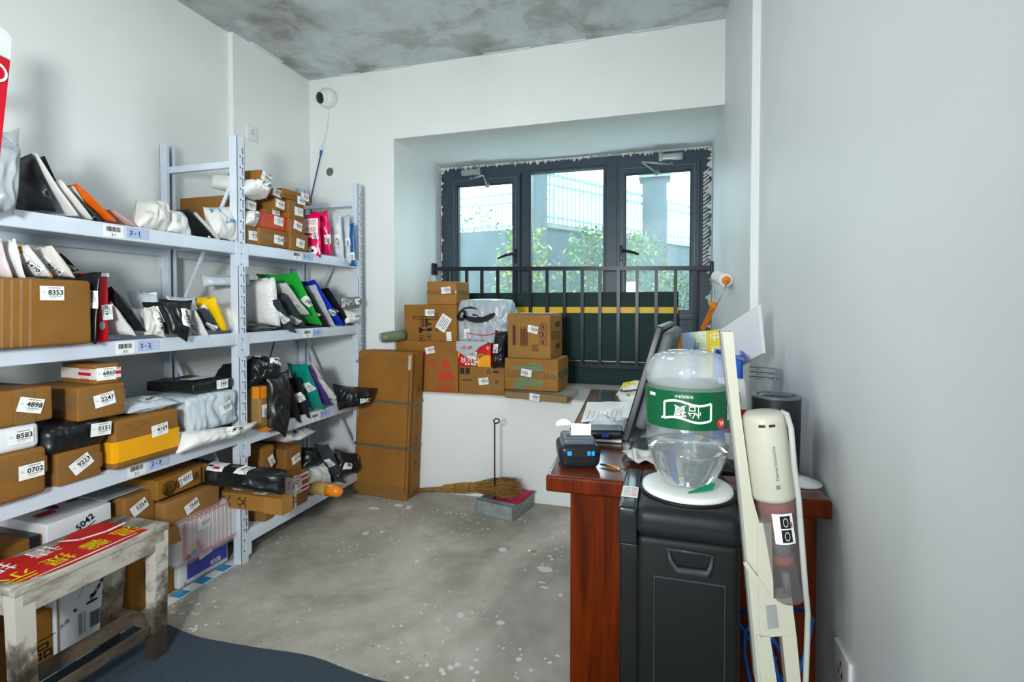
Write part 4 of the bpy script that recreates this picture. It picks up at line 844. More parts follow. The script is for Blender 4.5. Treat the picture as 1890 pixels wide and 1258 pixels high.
sheet('printed_table', o, F.front(.5, .5), F.w * .96, F.h * .96, it, [PAPER, INK, flat('maroon_print', '#7a2a3a', .5), GREYINK, VI], lift=.0035, base=False)
m = MB(); m.box((-1.982, F.o.y + .004, .005), (-1.979, F.o.y + .008, F.o.z + F.h - .01)); m.build('edge_tape', DTAPE, o)
k7 = carton('brown carton with a square black mark left of the tall white carton', -70, 99, 1140, X=-1.99, D=.3, z=.003, vb=1258, vref=60, mat=card('#a8742e'))
squaremark(k7[0], k7[1].front(.86, .3), '品', .085)
carton('brown carton stacked above the square marked carton at the far left', -90, 40, 1062, X=-2.0, D=.3, z=ptop(k7) + .002, vb=1130, vref=20, mat=card('#9a6a30'))
# long box and long black bag by the front post
lb = MB(); x1 = -1.62; y0 = at(521, 950, x=x1).y; y1 = at(540, 940, x=x1).y; z0 = at(521, 951, x=x1).z; z1 = at(521, 921, x=x1).z
lb.rbox((x1, y0, z0), (0, y1 - y0, 0), (-.5, 0, 0), (0, 0, z1 - z0), .004, 0, 4)
o = lb.build('carton', card('#b58243'), None, (x1 - .25, (y0 + y1) / 2, z0), fix=False); tag(o, 'long brown carton with brushed black characters sticking out past the front post', 'parcel box', GRP)
F = Frame((x1, y0, z0), (0, 1, 0), (-1, 0, 0), (0, 0, 1), y1 - y0, .5, z1 - z0)
lm = MB(); lay(lm, F.left(.62, .5), '义', 0, 0, .05, None, 1.6, 0, .0035); lay(lm, F.left(.44, .5), '父', 0, 0, .05, None, 1.6, 0, .0035); lm.build('black_characters', [INK], o, fix=False)
sheet('packing_tape', o, F.left(.1, .5), .1, F.h, [], [TAPE], lift=.002); sheet('packing_tape', o, F.front(.5, .5), F.w, F.h, [], [TAPE], lift=.002)
ticket(o, F.top(.5, .28), '9083', .06, .04, 1.57, lift=.003)
sheet('address_label', o, F.left(.85, .5), .1, .06, [('t', '2014', -.1, -.32, .25, 1), ('r', .35, -.3, .14, .2, 1), ('r', 0, .2, .8, .1, 2)], [PAPER, INK, GREYINK], lift=.0035)
zb2 = z1
lbb = pouch('long black bag with two tickets lying across the brown cartons by the front post', [(-2.25, y0 - .07, zb2 + .05), (-1.6, y0 - .02, zb2 + .03), (-1.6, y0 + .01, zb2 + .13), (-2.25, y0 - .05, zb2 + .17)], .13, BK(), [('0513', .72, .86, 0, .9)], wr=.3, pw=3.5)
sheet('address_label', lbb[0], lbb[1](.5, .86), .09, .045, [('r', .2, -.2, .3, .2, 2), ('r', -.2, .2, .4, .1, 1), ('r', -.2, -.1, .3, .1, 1)], [PAPER, INK, RP], 4, 3)
c = at(485, 988, z=.01)
pouch('scrap of clear plastic on the floor under the bottom shelf', [(c.x - .14, c.y - .12, .008), (c.x + .03, c.y - .12, .008), (c.x + .03, c.y + .16, .008), (c.x - .12, c.y + .16, .01)], .014, clear('clear_scrap', '#d5d3d0', .4, .2), name='plastic_scrap', cat='plastic scrap', wr=.6)

# ================================================================== TALL CARTON AND WINDOW SEAT
C2 = card('#ad7637')
tb = MB(); A = V((-1.915, 2.83, 0)); 
# stands on its end, leaning slightly
A = at(652, 909, z=0); B = at(752, 923, z=0); A.y = 2.845; B.y = 2.82; e1 = (B - A).normalized(); w_ = (B - A).length; e2 = V((-e1.y, e1.x, 0)); up = (V((0, 0, 1)) + V((0.035, .03, 0))).normalized()
hh = 1.0
zt_ = at(757, 650, y=2.85).z; hh = zt_ / up.z
F = Frame(A, e1, e2, up, w_, .145, hh)
tb.rbox(A, e1 * w_, e2 * .145, up * hh, .012, 0, 8, lambda x, y, z: (0, .004 * noise.noise(V((x * 5, z * 7, 1))), 0))
o = tb.build('carton', C2, None, A + e1 * w_ / 2 + e2 * .07, fix=False); tag(o, 'tall flat brown carton standing on end in front of the window seat', 'parcel box')
for fz in (.35, .655):
    m = MB(); e = .004; path = [(-e, .14), (-e, -e), (w_ + e, -e), (w_ + e, .145)]
    for (a, b), (c, d) in zip(path, path[1:]): m.add([F.o + e1 * a + e2 * b + up * (hh * fz - .008 + .01 * (.3 - a)), F.o + e1 * c + e2 * d + up * (hh * fz - .008 + .01 * (.3 - c)), F.o + e1 * c + e2 * d + up * (hh * fz + .008 + .01 * (.3 - c)), F.o + e1 * a + e2 * b + up * (hh * fz + .008 + .01 * (.3 - a))], [(0, 1, 2, 3)])
    m.build('grey_strap', flat('grey_strap', '#5f5c50', .4), o, fix=False)
m = MB(); rect(m, F.right(.14, .5), 0, 0, .012, hh * .96, 0, 0, .004); rect(m, F.front(.97, .5), 0, 0, .008, hh * .9, 0, 0, .005); m.build('flap_edge', card('#8a6030'), o, fix=False)
m = MB()
for (fx, w1_, r_) in ((.1, .12, .5), (.65, .1, 0), (.9, .07, .5)): rect(m, F.front(fx, .95), 0, 0, w1_, .02, r_, 0, .005)
rect(m, F.front(.5, .055), 0, 0, w_, .06, 0, 0, .005); m.build('packing_tape', DTAPE, o, fix=False)
sheet('silver_tape', o, F.front(.97, .93), .02, .09, [], [clear('glossy_tape', '#e0dccf', .6, .1)], lift=.006)
it = []
for (z0_, z1_) in ((.17, .28), (.3, .37), (.4, .66), (.73, .8)):
    it += [('r', 0, (z0_ + z1_) / 2 - .5, .5, .002, 1)] if False else []
lm = MB()
for (z0_, z1_) in ((.18, .29), (.3, .35), (.36, .44), (.46, .64), (.7, .78)):
    c_ = (z0_ + z1_) / 2; hgt = (z1_ - z0_) * hh * .95; fr = F.right(.6, c_)
    for (x, y, a, b) in ((0, hgt / 2, .05, .002), (0, -hgt / 2, .05, .002), (.025, 0, .002, hgt), (-.025, 0, .002, hgt), (0, 0, .008, hgt * .5)): rect(lm, fr, x, y, a, b, 0, 0, .004)
lm.build('printed_frames', [flat('brown_print', '#4a3420', .6)], o, fix=False)

YF = 3.04
GRP = 'parcels on the window seat'
s1 = carton('large brown carton with red triangle print and ticket 9215 on the window seat', 732, 845, 629, Y=YF, D=.38, z=ZSILL, vb=720, mat=C2, vref=790, nums=[('9215', .56, .82, 12)])
o, F = s1; RPR = flat('red_orange_print', '#c9402a', .5)
m = MB(); fr = F.front(.81, .46)
m.add([fr(-.066, -.06, .0035), fr(.066, -.06, .0035), fr(.045, -.015, .0035), fr(-.045, -.015, .0035)], [(0, 1, 2, 3)]); m.add([fr(-.04, -.005, .0035), fr(-.012, .015, .0035), fr(.035, .005, .0035), fr(.01, .06, .0035), fr(-.01, .06, .0035)], [(0, 1, 2, 3, 4)])
rect(m, fr, 0, -.07, .13, .008, 0, 0, .0035)
for k in range(3): rect(m, fr, -.04 + .04 * k, -.1, .024, .02, 0, 0, .0035)
rect(m, fr, 0, -.135, .13, .008, 0, 0, .0035); rect(m, fr, 0, -.15, .13, .005, 0, 0, .0035)
lay(m, F.front(.52, .55), '加开福D', .0, .01, .035, None, 0, 0, .0035); rect(m, F.front(.55, .47), 0, 0, .12, .008, 0, 0, .0035)
for k in range(3): rect(m, F.front(.46, .68), 0, .018 * k, .07, .009, .3, 0, .0035)
m.build('red_print', [RPR], o, fix=False)
z_ = ptop(s1)
s2 = carton('brown carton with handling symbols and ticket 8129 on top of the red triangle carton', 746, 843, 562, Y=YF, D=.36, z=z_, vb=628, mat=C2, vref=790, nums=[('8129', .5, .78, 0)])
o, F = s2
m = MB()
rnd = random.Random(4)
for (fx, fz, w__) in ((.55, .745, .1), (.45, .665, .2), (.43, .6, .2)):
    for k in range(int(w__ / .009)):
        if rnd.random() < .85: rect(m, F.front(fx, fz), -w__ / 2 + .009 * k, 0, .006, .009, 0, 0, .0035)
for k in range(3): rect(m, F.front(.34, .54 - .06 * k), .012, 0, .02, .009, 0, 0, .0035); rect(m, F.front(.34, .54 - .06 * k), -.008, 0, .005, .006, 0, 0, .0035)
for (fx, fz, w__, h__, r_) in ((.44, .5, .018, .05, 0), (.5, .47, .02, .014, 0), (.32, .3, .02, .036, .1), (.35, .3, .022, .012, 0), (.4, .31, .03, .006, 0), (.5, .32, .034, .022, .2), (.46, .3, .018, .008, -.3), (.62, .3, .004, .02, 0), (.65, .3, .004, .022, 0)): rect(m, F.front(fx, fz), 0, 0, w__, h__, r_, 0, .0035)
for (fx, fz) in ((.34, .07), (.48, .12)):
    for (x, y, a_, b_) in ((0, .018, .036, .0025), (0, -.018, .036, .0025), (.018, 0, .0025, .036), (-.018, 0, .0025, .036), (0, 0, .014, .014)): rect(m, F.front(fx, fz), x, y, a_, b_, 0, 0, .0035)
m.build('handling_symbols', [flat('brown_black_print', '#2e2217', .6)], o, fix=False)
sheet('address_label', o, F.front(.76, .5), .105, .075, [('r', 0, .3 - .15 * k, .8 - .1 * (k % 3), .06, 1) for k in range(5)], [PAPER, GREYINK], lift=.004, rot=math.radians(58))
sheet('white_sticker', o, F.front(.86, .14), .035, .06, [('r', 0, -.35, .6, .05, 1)], [PAPER, GREYINK], lift=.004, rot=.05)
s3 = carton('small brown carton with ticket 1720 topmost on the window seat stack', 788, 842, 519, Y=YF + .02, D=.24, z=ptop(s2), vb=561, mat=card('#b88348'), vref=815, nums=[('1720', .66, .62, 4)], tapes=[('h', .52, .03, DTAPE)], r=.008)
r0 = at(722, 622, y=YF - .02); z_ = ptop(s1)
t = thing('fabric_roll', (r0.x, YF + .08, z_), 'olive green rolled bag poking out beside the handling symbol carton', 'roll')
rr = [(-1.90 + .03, YF - .05), (-1.74, YF + .12)]
e0 = at(702, 623, y=2.9); e1_ = at(746, 618, y=3.02)
m = MB(); m.tube([e0, e0 + (e1_ - e0) * .3, e0 + (e1_ - e0) * .75, e1_], [.03, .034, .036, .036], 16); m.build('rolled_bag', poly('olive_poly', '#6f7a5e', .35, .4), t)
n_ = (e0 - e1_).normalized(); sd_ = n_.cross(V((0, 0, 1))).normalized(); uu = sd_.cross(n_)
sheet('end_sticker', t, lambda x, y, l: e0 + n_ * (.001 + l) - sd_ * x + uu * y, .055, .055, [('t', '8199', 0, .1, .22, 1, -15), ('r', 0, -.15, .5, .06, 1, -15)], [PAPER, INK])
s4 = carton('brown carton with ticket 8316 under the red gift box', 847, 931, 677, Y=3.045, D=.3, z=ZSILL, vb=726, mat=card('#ab7a42'), vref=890, nums=[('8316', .55, .48, 8)])
o, F = s4
m = MB()
for (fx, fz) in ((.08, .84), (.2, .84)): rect(m, F.front(fx, fz), 0, 0, .028, .04, 0, 0, .0035)
rect(m, F.front(.18, .5), 0, 0, .07, .006, 0, 0, .0035); rect(m, F.front(.82, .84), 0, 0, .035, .012, 0, 0, .0035)
fr = F.front(.66, .85)
for k in range(3):
    a0 = math.radians(90 + 120 * k); a1 = math.radians(210 + 120 * k); mx = (math.cos(a0) + math.cos(a1)) / 2 * .018; my = (math.sin(a0) + math.sin(a1)) / 2 * .018
    rect(m, fr, mx, my, .028, .003, math.atan2(math.sin(a1) - math.sin(a0), math.cos(a1) - math.cos(a0)), 0, .0035)
fr = F.front(.84, .5); rect(m, fr, 0, 0, .025, .004, .7, 0, .0035); rect(m, fr, 0, 0, .025, .004, -.7, 0, .0035); rect(m, fr, 0, -.014, .02, .003, 0, 0, .0035)
m.build('recycling_marks', [flat('brown_black_print', '#2e2217', .6)], o, fix=False)
gz = ptop(s4)
GR = flat('gift_box_red', '#cf1420', .35)
gb = carton('red and yellow gift box under the torn grey mailer bag', 843, 906, 634, Y=3.05, D=.2, z=gz, vb=676, mat=GR, vref=870, name='gift_box', cat='gift box')
o, F = gb; YG = flat('gift_yellow', '#f0a51a', .4); GGN = flat('gift_green', '#6f9a2a', .4)
m = MB(); fr = F.front(0, 0); W0, H0 = F.w, F.h
def cl(P): return [fr(min(max(x, 0), 1) * W0, min(max(y, 0), 1) * H0, .0035) for x, y in P]
m.add(cl([(.62, 0), (1, 0), (1, .5), (.88, .52), (.75, .46), (.64, .3), (.6, .12)]), [tuple(range(7))], 0); m.add(cl([(0, .35), (.08, .4), (.1, .6), (0, .75)]), [(0, 1, 2, 3)], 0)
m.add([p + V((0, -.0006, 0)) for p in cl([(.55, .3), (.62, .42), (.75, .5), (.86, .5), (.78, .58), (.66, .57), (.58, .48)])], [tuple(range(7))], 1); m.add([p + V((0, -.0006, 0)) for p in cl([(.5, .0), (.56, .02), (.58, .25), (.52, .3), (.48, .15)])], [tuple(range(5))], 1)
m.build('fruit_print', [YG, GGN], o, fix=False)
lm = MB(); lay(lm, F.front(.4, .28), '秋月梨', 0, 0, .04, None, 0, 0, .005)
for k in range(4): rect(lm, F.front(.28 + .09 * k, .1), 0, 0, .012, .012, 0, 0, .0045)
lay(lm, F.front(.92, .83), '秋', 0, 0, .02, None, 0, 0, .004); lm.build('white_lettering', [PAPER], o, fix=False)
ticket(o, F.front(.45, .52), '7876', .066, .05, -.2, lift=.006)
MG = poly('mailer_grey', '#b4bec6', .28, .45)
gm = carton('large torn grey mailer bag with a black logo on top of the red gift box', 844, 938, 553, Y=3.055, D=.24, z=ptop(gb) + .004, vb=634, mat=MG, r=.03, name='mailer_bag', cat='mailer bag', vref=890, bulge=.016, dent=.02, crease=1.3, nums=[('3308', .22, .22, -85, .9)])
o, F = gm
def fq(a, b):
    f_ = F.front(a, b); return lambda x, y, l: f_(x, y, .022 + l)
m = MB()
def flap(a, b):
    x = .0 + .62 * a; dep = .5 * (1 - abs(a - .32) * 1.3) * (1 if a < .75 else .8); z = -b * .1 * dep / .5 - .0
    return F.o + F.e1 * (F.w * x) - F.e2 * (.012 + .01 * math.sin(b * 2) + .004 * noise.noise(V((a * 5, b * 5, 3)))) + V((0, 0, z + .012))
m.grid(flap, 16, 10); m.build('torn_flap', MG, o, fix=False)

m = MB()
def arc(cx, cy, rx, ry, a0, a1, wd, n=14):
    return [(cx + (rx + (wd * math.sin(math.pi * k / n))) * math.cos(a0 + (a1 - a0) * k / n), cy + (ry + wd * math.sin(math.pi * k / n)) * math.sin(a0 + (a1 - a0) * k / n)) for k in range(n + 1)] + [(cx + rx * math.cos(a0 + (a1 - a0) * k / n), cy + ry * math.sin(a0 + (a1 - a0) * k / n)) for k in range(n, -1, -1)]
def strip(mb, fn, P, wds, mi=0, l=.002):
    for k in range(len(P) - 1):
        (x0, y0), (x1, y1) = P[k], P[k + 1]; dx, dy = x1 - x0, y1 - y0; L = math.hypot(dx, dy) or 1; nx, ny = -dy / L, dx / L; a, b = wds[k] / 2, wds[k + 1] / 2
        mb.add([fn(x0 - nx * a, y0 - ny * a, l), fn(x1 - nx * b, y1 - ny * b, l), fn(x1 + nx * b, y1 + ny * b, l), fn(x0 + nx * a, y0 + ny * a, l)], [(0, 1, 2, 3)], mi)
fl = fq(.42, .66)
strip(m, fl, [(-.1, -.005), (-.06, -.025), (-.01, -.035), (.05, -.03), (.1, -.005), (.12, .01)], [.006, .03, .036, .036, .03, .008])
strip(m, fl, [(-.1, .03), (-.08, .01), (-.085, -.02), (-.11, -.035), (-.135, -.02), (-.12, .01), (-.09, .04)], [.01, .022, .02, .018, .02, .018, .006])
strip(m, fl, [(-.09, .04), (-.04, .045), (.0, .035)], [.01, .014, .004]); strip(m, fl, [(-.03, .0), (.0, -.005), (.02, -.03)], [.014, .008, .004])
m.build('black_logo', [INK], gm[0], fix=False)
m = MB(); strip(m, fq(.5, .2), [(-.1, .012), (-.03, .0), (.02, -.004), (.1, .012), (.14, .026)], [.005] * 5); m.build('red_line', [RP], gm[0], fix=False)
lm = MB(); lay(lm, lambda x, y, l: flap(.36 + x * 5, .45 - y * 8) - F.e2 * .004, '金果', 0, 0, .035, None, -.2, 0, .003); lm.build('red_lettering', [RP], gm[0], fix=False)
pouch('black bag with a white ticket between the grey mailer and the battered carton', [at(909, 680, y=3.0), at(931, 678, y=3.0), at(938, 610, y=3.04), at(914, 608, y=3.04)], .07, BK(), [('7180', .25, .5, -88, .85)], wr=.35)
# flat wrapped parcel below
fz0 = ZSILL + .002; q0 = at(931, 733, z=fz0); q1 = at(1046, 744, z=fz0); fd = V((.02, .3, 0)); yaw_v = (q1 - q0)
fp = MB(); fp.rbox(q0, yaw_v, fd, (0, 0, .038), .003, 0, 4); o = fp.build('carton', card('#a98a6a'), None, q0 + yaw_v / 2 + fd / 2, fix=False); tag(o, 'flat brown parcel in clear film with ticket 8927 on the window seat', 'parcel box', GRP)
F = Frame(q0, yaw_v.normalized(), fd.normalized(), (0, 0, 1), yaw_v.length, .3, .038)
ticket(o, F.front(.5, .5), '8927', .066, .042, -.07, lift=.004)
m = MB()
E1, E2 = F.e1, F.e2
def film(a, b):
    x = -.055 + (F.w + .055 + .14) * a; y = -.004 + .36 * b; inside = 0 < x < F.w; edge_ = max(0, -x, x - F.w)
    zz = .046 - min(edge_ * .5, .036) + .004 * noise.noise(V((x * 20, y * 20, 1))); yy = y + (edge_ * .9 * (1 if x > 0 else .2))
    return F.o + E1 * x + E2 * yy + V((0, 0, max(zz, .004)))
m.grid(film, 26, 12)
m.build('clear_film', clear('clear_film2', '#dfe3e8', .3, .12), o, fix=False)
s5 = carton('brown carton with green print and upside down ticket 9226 on the flat wrapped parcel', 931, 1031, 660, Y=2.99, D=.27, z=fz0 + .048, vb=722, mat=card('#b5803f'), vref=935, yaw=-3, tapes=[('h', .5, .045, DTAPE)], nums=[('9226', .42, .55, 172)])
o, F = s5; TG = flat('green_print', '#3f9c84', .6)
m = MB()
for (fx, fz, w__) in ((.62, .83, .09), (.48, .73, .17), (.5, .66, .18), (.45, .35, .14), (.5, .26, .18), (.48, .18, .18), (.3, .1, .08)):
    for k in range(int(w__ / .012)): rect(m, F.front(fx, fz), -w__ / 2 + .012 * k, 0, .009, .011, 0, 0, .0035)
for k in range(3):
    for j in range(6): rect(m, F.right(.3 + .2 * k, .3 + .08 * j), 0, 0, .02, .01, 0, 0, .0035)
rect(m, F.top(.8, .3), 0, 0, .09, .015, .2, 0, .0035)
m.build('green_print', [TG], o, fix=False)
s6 = carton('battered brown carton with maroon print and ticket 7628 on the green printed carton', 936, 1018, 579, Y=2.985, D=.26, z=ptop(s5), vb=660, mat=card('#b68548'), vref=940, yaw=-5, dent=.01, r=.01, nums=[('7628', .6, .66, -12)])
o, F = s6; MP = flat('maroon_print2', '#5e2426', .6)
m = MB(); rect(m, F.front(.17, .52), 0, 0, .018, .12, 0, 0, .0045)
for k in range(9): rect(m, F.front(.32 + .02 * k, .5 - .01 * (k % 3)), 0, 0, .003, .1 + .02 * (k % 2), 0, 0, .0045)
for k in range(3):
    fr = F.front(.84, .72 - .17 * k); rect(m, fr, 0, .016, .04, .003, 0, 0, .0045); rect(m, fr, 0, -.016, .04, .003, 0, 0, .0045); rect(m, fr, .02, 0, .003, .035, 0, 0, .0045); rect(m, fr, -.02, 0, .003, .035, 0, 0, .0045); rect(m, fr, -.002, 0, .012, .02, .5, 0, .0045)
lay(m, F.front(.62, .25), '轻放', 0, 0, .022, None, 1.57, 0, .0045); lay(m, F.front(.7, .25), '易碎', 0, 0, .022, None, 1.57, 0, .0045)
for (fz) in (.8, .74, .3, .24): rect(m, F.right(.55, fz), 0, 0, .1, .012, .05, 0, .0045)
m.build('maroon_print', [MP], o, fix=False)
m = MB(); rect(m, F.right(.5, .52), 0, 0, F.d * .95, .05, 0, 0, .004); m.build('packing_tape', DTAPE, o, fix=False)
m = MB(); rect(m, F.top(.5, .5), 0, 0, F.w * .96, F.d * .96, 0, 0, .004); m.build('white_top_film', flat('white_film', '#dfe1e2', .4), o, fix=False)
GRP = None
# ================================================================== BENCH, BROOM, DUSTPAN
def worn(name, a, b, c, lo=.46, hi=.56):
    t = NT(name); n = t.noise(6, 6, .7, .4, (1, .35, 1)); n2 = t.noise(40, 3, .6)
    t.set(Base_Color=t.ramp(n, [(lo - .1, c), (lo, b), (hi, a)]), Roughness=.6); t.bump(n2, .2, .004); return t.m
WPAINT = worn('worn_white_paint', '#b9b3a8', '#8d8375', '#50362a', .5, .58)
LEGP = worn('worn_leg_paint', '#c4bfb4', '#8a8175', '#3a2b20', .42, .56)
DIRTY = worn('dirty_bare_wood', '#6f6255', '#54483c', '#33291f')
def legmat():
    t = NT('leg_paint_worn_off_low'); tc = t.coords(); sp = t.node('ShaderNodeSeparateXYZ'); t.l(tc, sp.inputs[0]); n = t.noise(8, 5, .7); mr = t.node('ShaderNodeMath', operation='MULTIPLY_ADD'); t.l(sp.outputs[2], mr.inputs[0]); mr.inputs[1].default_value = 1.75
    t.l(n, mr.inputs[2]); a = t.ramp(mr.outputs[0], [(.72, '#3b2f26'), (.86, '#6a6055'), (1.0, '#c4bfb4')]); t.set(Base_Color=a, Roughness=.6); return t.m
LEGW = legmat()
BX0, BX1, BY0, BY1, BZ = -1.905, -1.667, .915, 1.365, .452
bench = thing('wooden_bench', ((BX0 + BX1) / 2, (BY0 + BY1) / 2, .004), 'small worn white wooden bench with a torn red banner on its seat', 'bench')
m = MB(); m.rbox((BX0, BY0, BZ - .022), (BX1 - BX0, 0, 0), (0, BY1 - BY0, 0), (0, 0, .022), .004, 0, 3); seat = m.build('seat', WPAINT, bench)
m = MB(); RB = flat('banner_red', '#c01a12', .35)
Z = BZ + .0012
m.add([(BX0 + .002, .93, Z), (BX1 - .035, .945, Z), (BX1 - .012, 1.0, Z), (BX1 - .004, 1.05, Z), (BX1 - .004, 1.2, Z), (BX1 - .015, 1.3, Z), (BX1 - .07, 1.285, Z), (BX1 - .12, 1.29, Z), (BX0 + .05, 1.3, Z), (BX0 + .003, 1.28, Z), (BX0 + .003, 1.2, Z), (BX0 + .04, 1.15, Z), (BX0 + .07, 1.1, Z), (BX0 + .03, 1.05, Z), (BX0 + .003, 1.02, Z)], [tuple(range(15))])
ban = m.build('red_banner', RB, seat)
lm = MB(); fn = lambda x, y, l: V((BX1 - .06 - y, 1.12 - x, BZ + .0022 + l)) if False else V((BX1 - .075 + y * -1, 1.12 - x, BZ + .002 + l))
# lettering reads from the far side of the bench
fy = lambda x, y, l: V((BX1 - .072 + y, 1.115 - x, BZ + .002 + l))
for k, ch in enumerate('温馨提示'): lay(lm, fy, ch, -.15 + .1 * k, 0, .07, None, 0, 0, .0004)
lm.build('yellow_lettering', [flat('banner_yellow', '#e3d416', .4)], ban, fix=False)
lm = MB(); lay(lm, fy, '请', .03, -.1, .075, None, 0, 0, .0004); lay(lm, fy, '拆', .145, -.1, .075, None, 0, 0, .0004); pass
strip(lm, fy, [(-.2, -.07), (-.13, -.06), (-.06, -.08), (-.03, -.13)], [.012, .014, .014, .008], 0, .0005); strip(lm, fy, [(-.15, .05), (.0, .054), (.15, .05)], [.004, .008, .003], 0, .0005)
lm.build('white_lettering', [PAPER], ban, fix=False)
m = MB()
for (a, b) in (((BX1 - .018, BY0 + .02), (BX1 - .002, BY1 - .02)), ((BX0 + .002, BY0 + .02), (BX0 + .018, BY1 - .02))): m.box((a[0], a[1], BZ - .08), (b[0], b[1], BZ - .022))
for (y0, y1) in ((BY0 + .004, BY0 + .02), (BY1 - .02, BY1 - .004)): m.box((BX0 + .02, y0, BZ - .08), (BX1 - .02, y1, BZ - .022))
m.build('apron', WPAINT, bench)
for sx, X0 in ((1, BX1 - .05), (-1, BX0 + .004)):
    for sy, Y0 in ((-1, BY0 + .002), (1, BY1 - .05)):
        m = MB(); dx, dy = sx * .02, sy * -.0 - .0
        if sy > 0: dy = -.045 if False else -.02
        m.add([(X0 + dx, Y0 + dy, .004), (X0 + dx + .04, Y0 + dy, .004), (X0 + dx + .04, Y0 + dy + .045, .004), (X0 + dx, Y0 + dy + .045, .004), (X0, Y0, BZ - .023), (X0 + .047, Y0, BZ - .023), (X0 + .047, Y0 + .047, BZ - .023), (X0, Y0 + .047, BZ - .023)],
              [(0, 3, 2, 1), (4, 5, 6, 7), (0, 1, 5, 4), (1, 2, 6, 5), (2, 3, 7, 6), (3, 0, 4, 7)]); m.build('leg', LEGW, bench)
m = MB(); xm = (BX0 + BX1) / 2; m.box((xm - .016, BY0 + .03, .1), (xm + .016, BY1 - .05, .135)); m.build('stretcher', DIRTY, bench)
for y in (BY0 + .012, BY1 - .055): m = MB(); m.box((BX0 + .03, y, .095), (BX1 - .03, y + .025, .13)); m.build('stretcher', DIRTY, bench)
m = MB(); m.box((BX1 - .03, BY0 + .03, .09), (BX1 - .01, BY1 - .05, .115)); m.build('stretcher', DIRTY, bench)
# dustpan
TIN = worn('dusty_tin', '#8f9a98', '#747f7e', '#5b6362', .36, .55)
A = at(878, 947, z=0); B = at(946, 963, z=0); C = at(985, 933, z=0)
e1 = (B - A); w_ = e1.length; e1.normalize(); e2 = V((-e1.y, e1.x, 0)); d_ = .26
dp = thing('dustpan', A + e1 * w_ / 2 + e2 * .12, 'grey tin dustpan with a tall wire handle standing on the floor', 'dustpan')
m = MB(); m.obox(A, e1 * w_, e2 * d_, (0, 0, .003)); m.obox(A, e1 * w_, e2 * .003, (0, 0, .085)); m.obox(A, e1 * .003, e2 * d_, (0, 0, .08)); m.obox(A + e1 * (w_ - .003), e1 * .003, e2 * d_, (0, 0, .08)); m.obox(A + V((0, 0, .082)), e1 * w_, e2 * .045, (0, 0, .003))
m.build('pan', TIN, dp)
m = MB(); fr = lambda x, y, l: A + e1 * (w_ / 2 + x) + V((0, 0, .045 + y)) - e2 * l
for (cx, ww) in ((-.06, .07), (.05, .09)):
    for (x, y, a, b) in ((cx, .026, ww, .003), (cx, -.026, ww, .003), (cx - ww / 2, 0, .003, .052), (cx + ww / 2, 0, .003, .052)): rect(m, fr, x, y, a, b, 0, 0, .001)
lay(m, fr, '洁净', -.06, 0, .03, None, 0, 0, .001); m.build('embossing', flat('embossed_tin', '#a3adab', .5), dp, fix=False)
h0 = at(913, 924, y=(A + e2 * .03).y + .0); h0.z = .085; h1 = V((h0.x - .003, h0.y + .01, at(911, 782, y=h0.y).z))
t_ = at(911, 776, y=h0.y); L = t_ - V((0, 0, 0))
m = MB(); m.tube([h0, h0 + (h1 - h0) * .5, h1, t_, t_ + V((.012, 0, .012)), t_ + V((.032, 0, .012)), t_ + V((.036, 0, 0)), t_ + V((.026, 0, -.012)), t_ + V((.006, 0, -.016))], .0045, 8); m.build('wire_handle', flat('rusty_wire', '#43342c', .5, .5), dp)
# rubbish in the pan, broom
pouch('crimson plastic bag stuffed into the dustpan under the broom', [A + e1 * .06 + e2 * .07 + V((0, 0, .07)), A + e1 * (w_ + .0) + e2 * .05 + V((0, 0, .075)), A + e1 * (w_ + .02) + e2 * .25 + V((0, 0, .1)), A + e1 * .03 + e2 * .22 + V((0, 0, .1))], .06, poly('crimson_poly', '#a3123c', .38, .4), name='plastic_bag', cat='plastic bag', wr=.4)
pouch('scrap of red and yellow wrapper lying at the front of the dustpan', [A + e1 * .08 + e2 * .05 + V((0, 0, .05)), A + e1 * .2 + e2 * .05 + V((0, 0, .05)), A + e1 * .2 + e2 * .1 + V((0, 0, .07)), A + e1 * .08 + e2 * .1 + V((0, 0, .07))], .02, speckle('red_wrapper', '#c8321a', '#d98a2a', 50, .4, .65), name='wrapper', cat='wrapper', wr=.5)
P0 = at(772, 902, y=2.95); P1 = at(872, 899, y=2.87); P2 = at(990, 894, y=2.82)
br = thing('broom', (P0 + P2) / 2 - V((0, 0, .05)), 'straw broom lying with its bristles across the dustpan', 'broom')
P0.z = .025; P1.z = max(P1.z, .08); P2 = V((P2.x, P2.y, .165))
ax = (P1 - P0).normalized()
m = MB(); m.tube([P0, P0 + (P1 - P0) * .3, P0 + (P1 - P0) * .5, P0 + (P1 - P0) * .53, P0 + (P1 - P0) * .58, P0 + (P1 - P0) * .7], [.014, .015, .018, .024, .018, .018], 10); m.build('handle', worn('broom_stick', '#9c7c48', '#7f6236', '#5b4527'), br)
mats = [flat('straw_golden', '#b5863c', .7, 0, .12), flat('straw_brown', '#7d5a2e', .7, 0, .12), flat('straw_pale', '#a6834f', .7, 0, .12)]
rnd = random.Random(8)
def straw(mb, p, q, r, mi):
    md = (p + q) / 2 + V((rnd.uniform(-.006, .006), rnd.uniform(-.006, .006), rnd.uniform(-.006, .008))); mb.tube([p, md, q], [r, r * .9, r * .4], 4, mi, False)
m = MB(); st = P0 + (P1 - P0) * .5
for k in range(170):
    a = rnd.uniform(0, 6.283); r = .03 * math.sqrt(rnd.random()); off = V((0, math.cos(a) * r, math.sin(a) * r)); straw(m, st + off * .8 + ax * rnd.uniform(-.02, .05), P1 + ax * rnd.uniform(.02, .07) + off * .9, .0028, rnd.choice((0, 0, 2)))
m.build('straw_neck', mats, br, fix=False)
m = MB(); hd = P1 + ax * .03
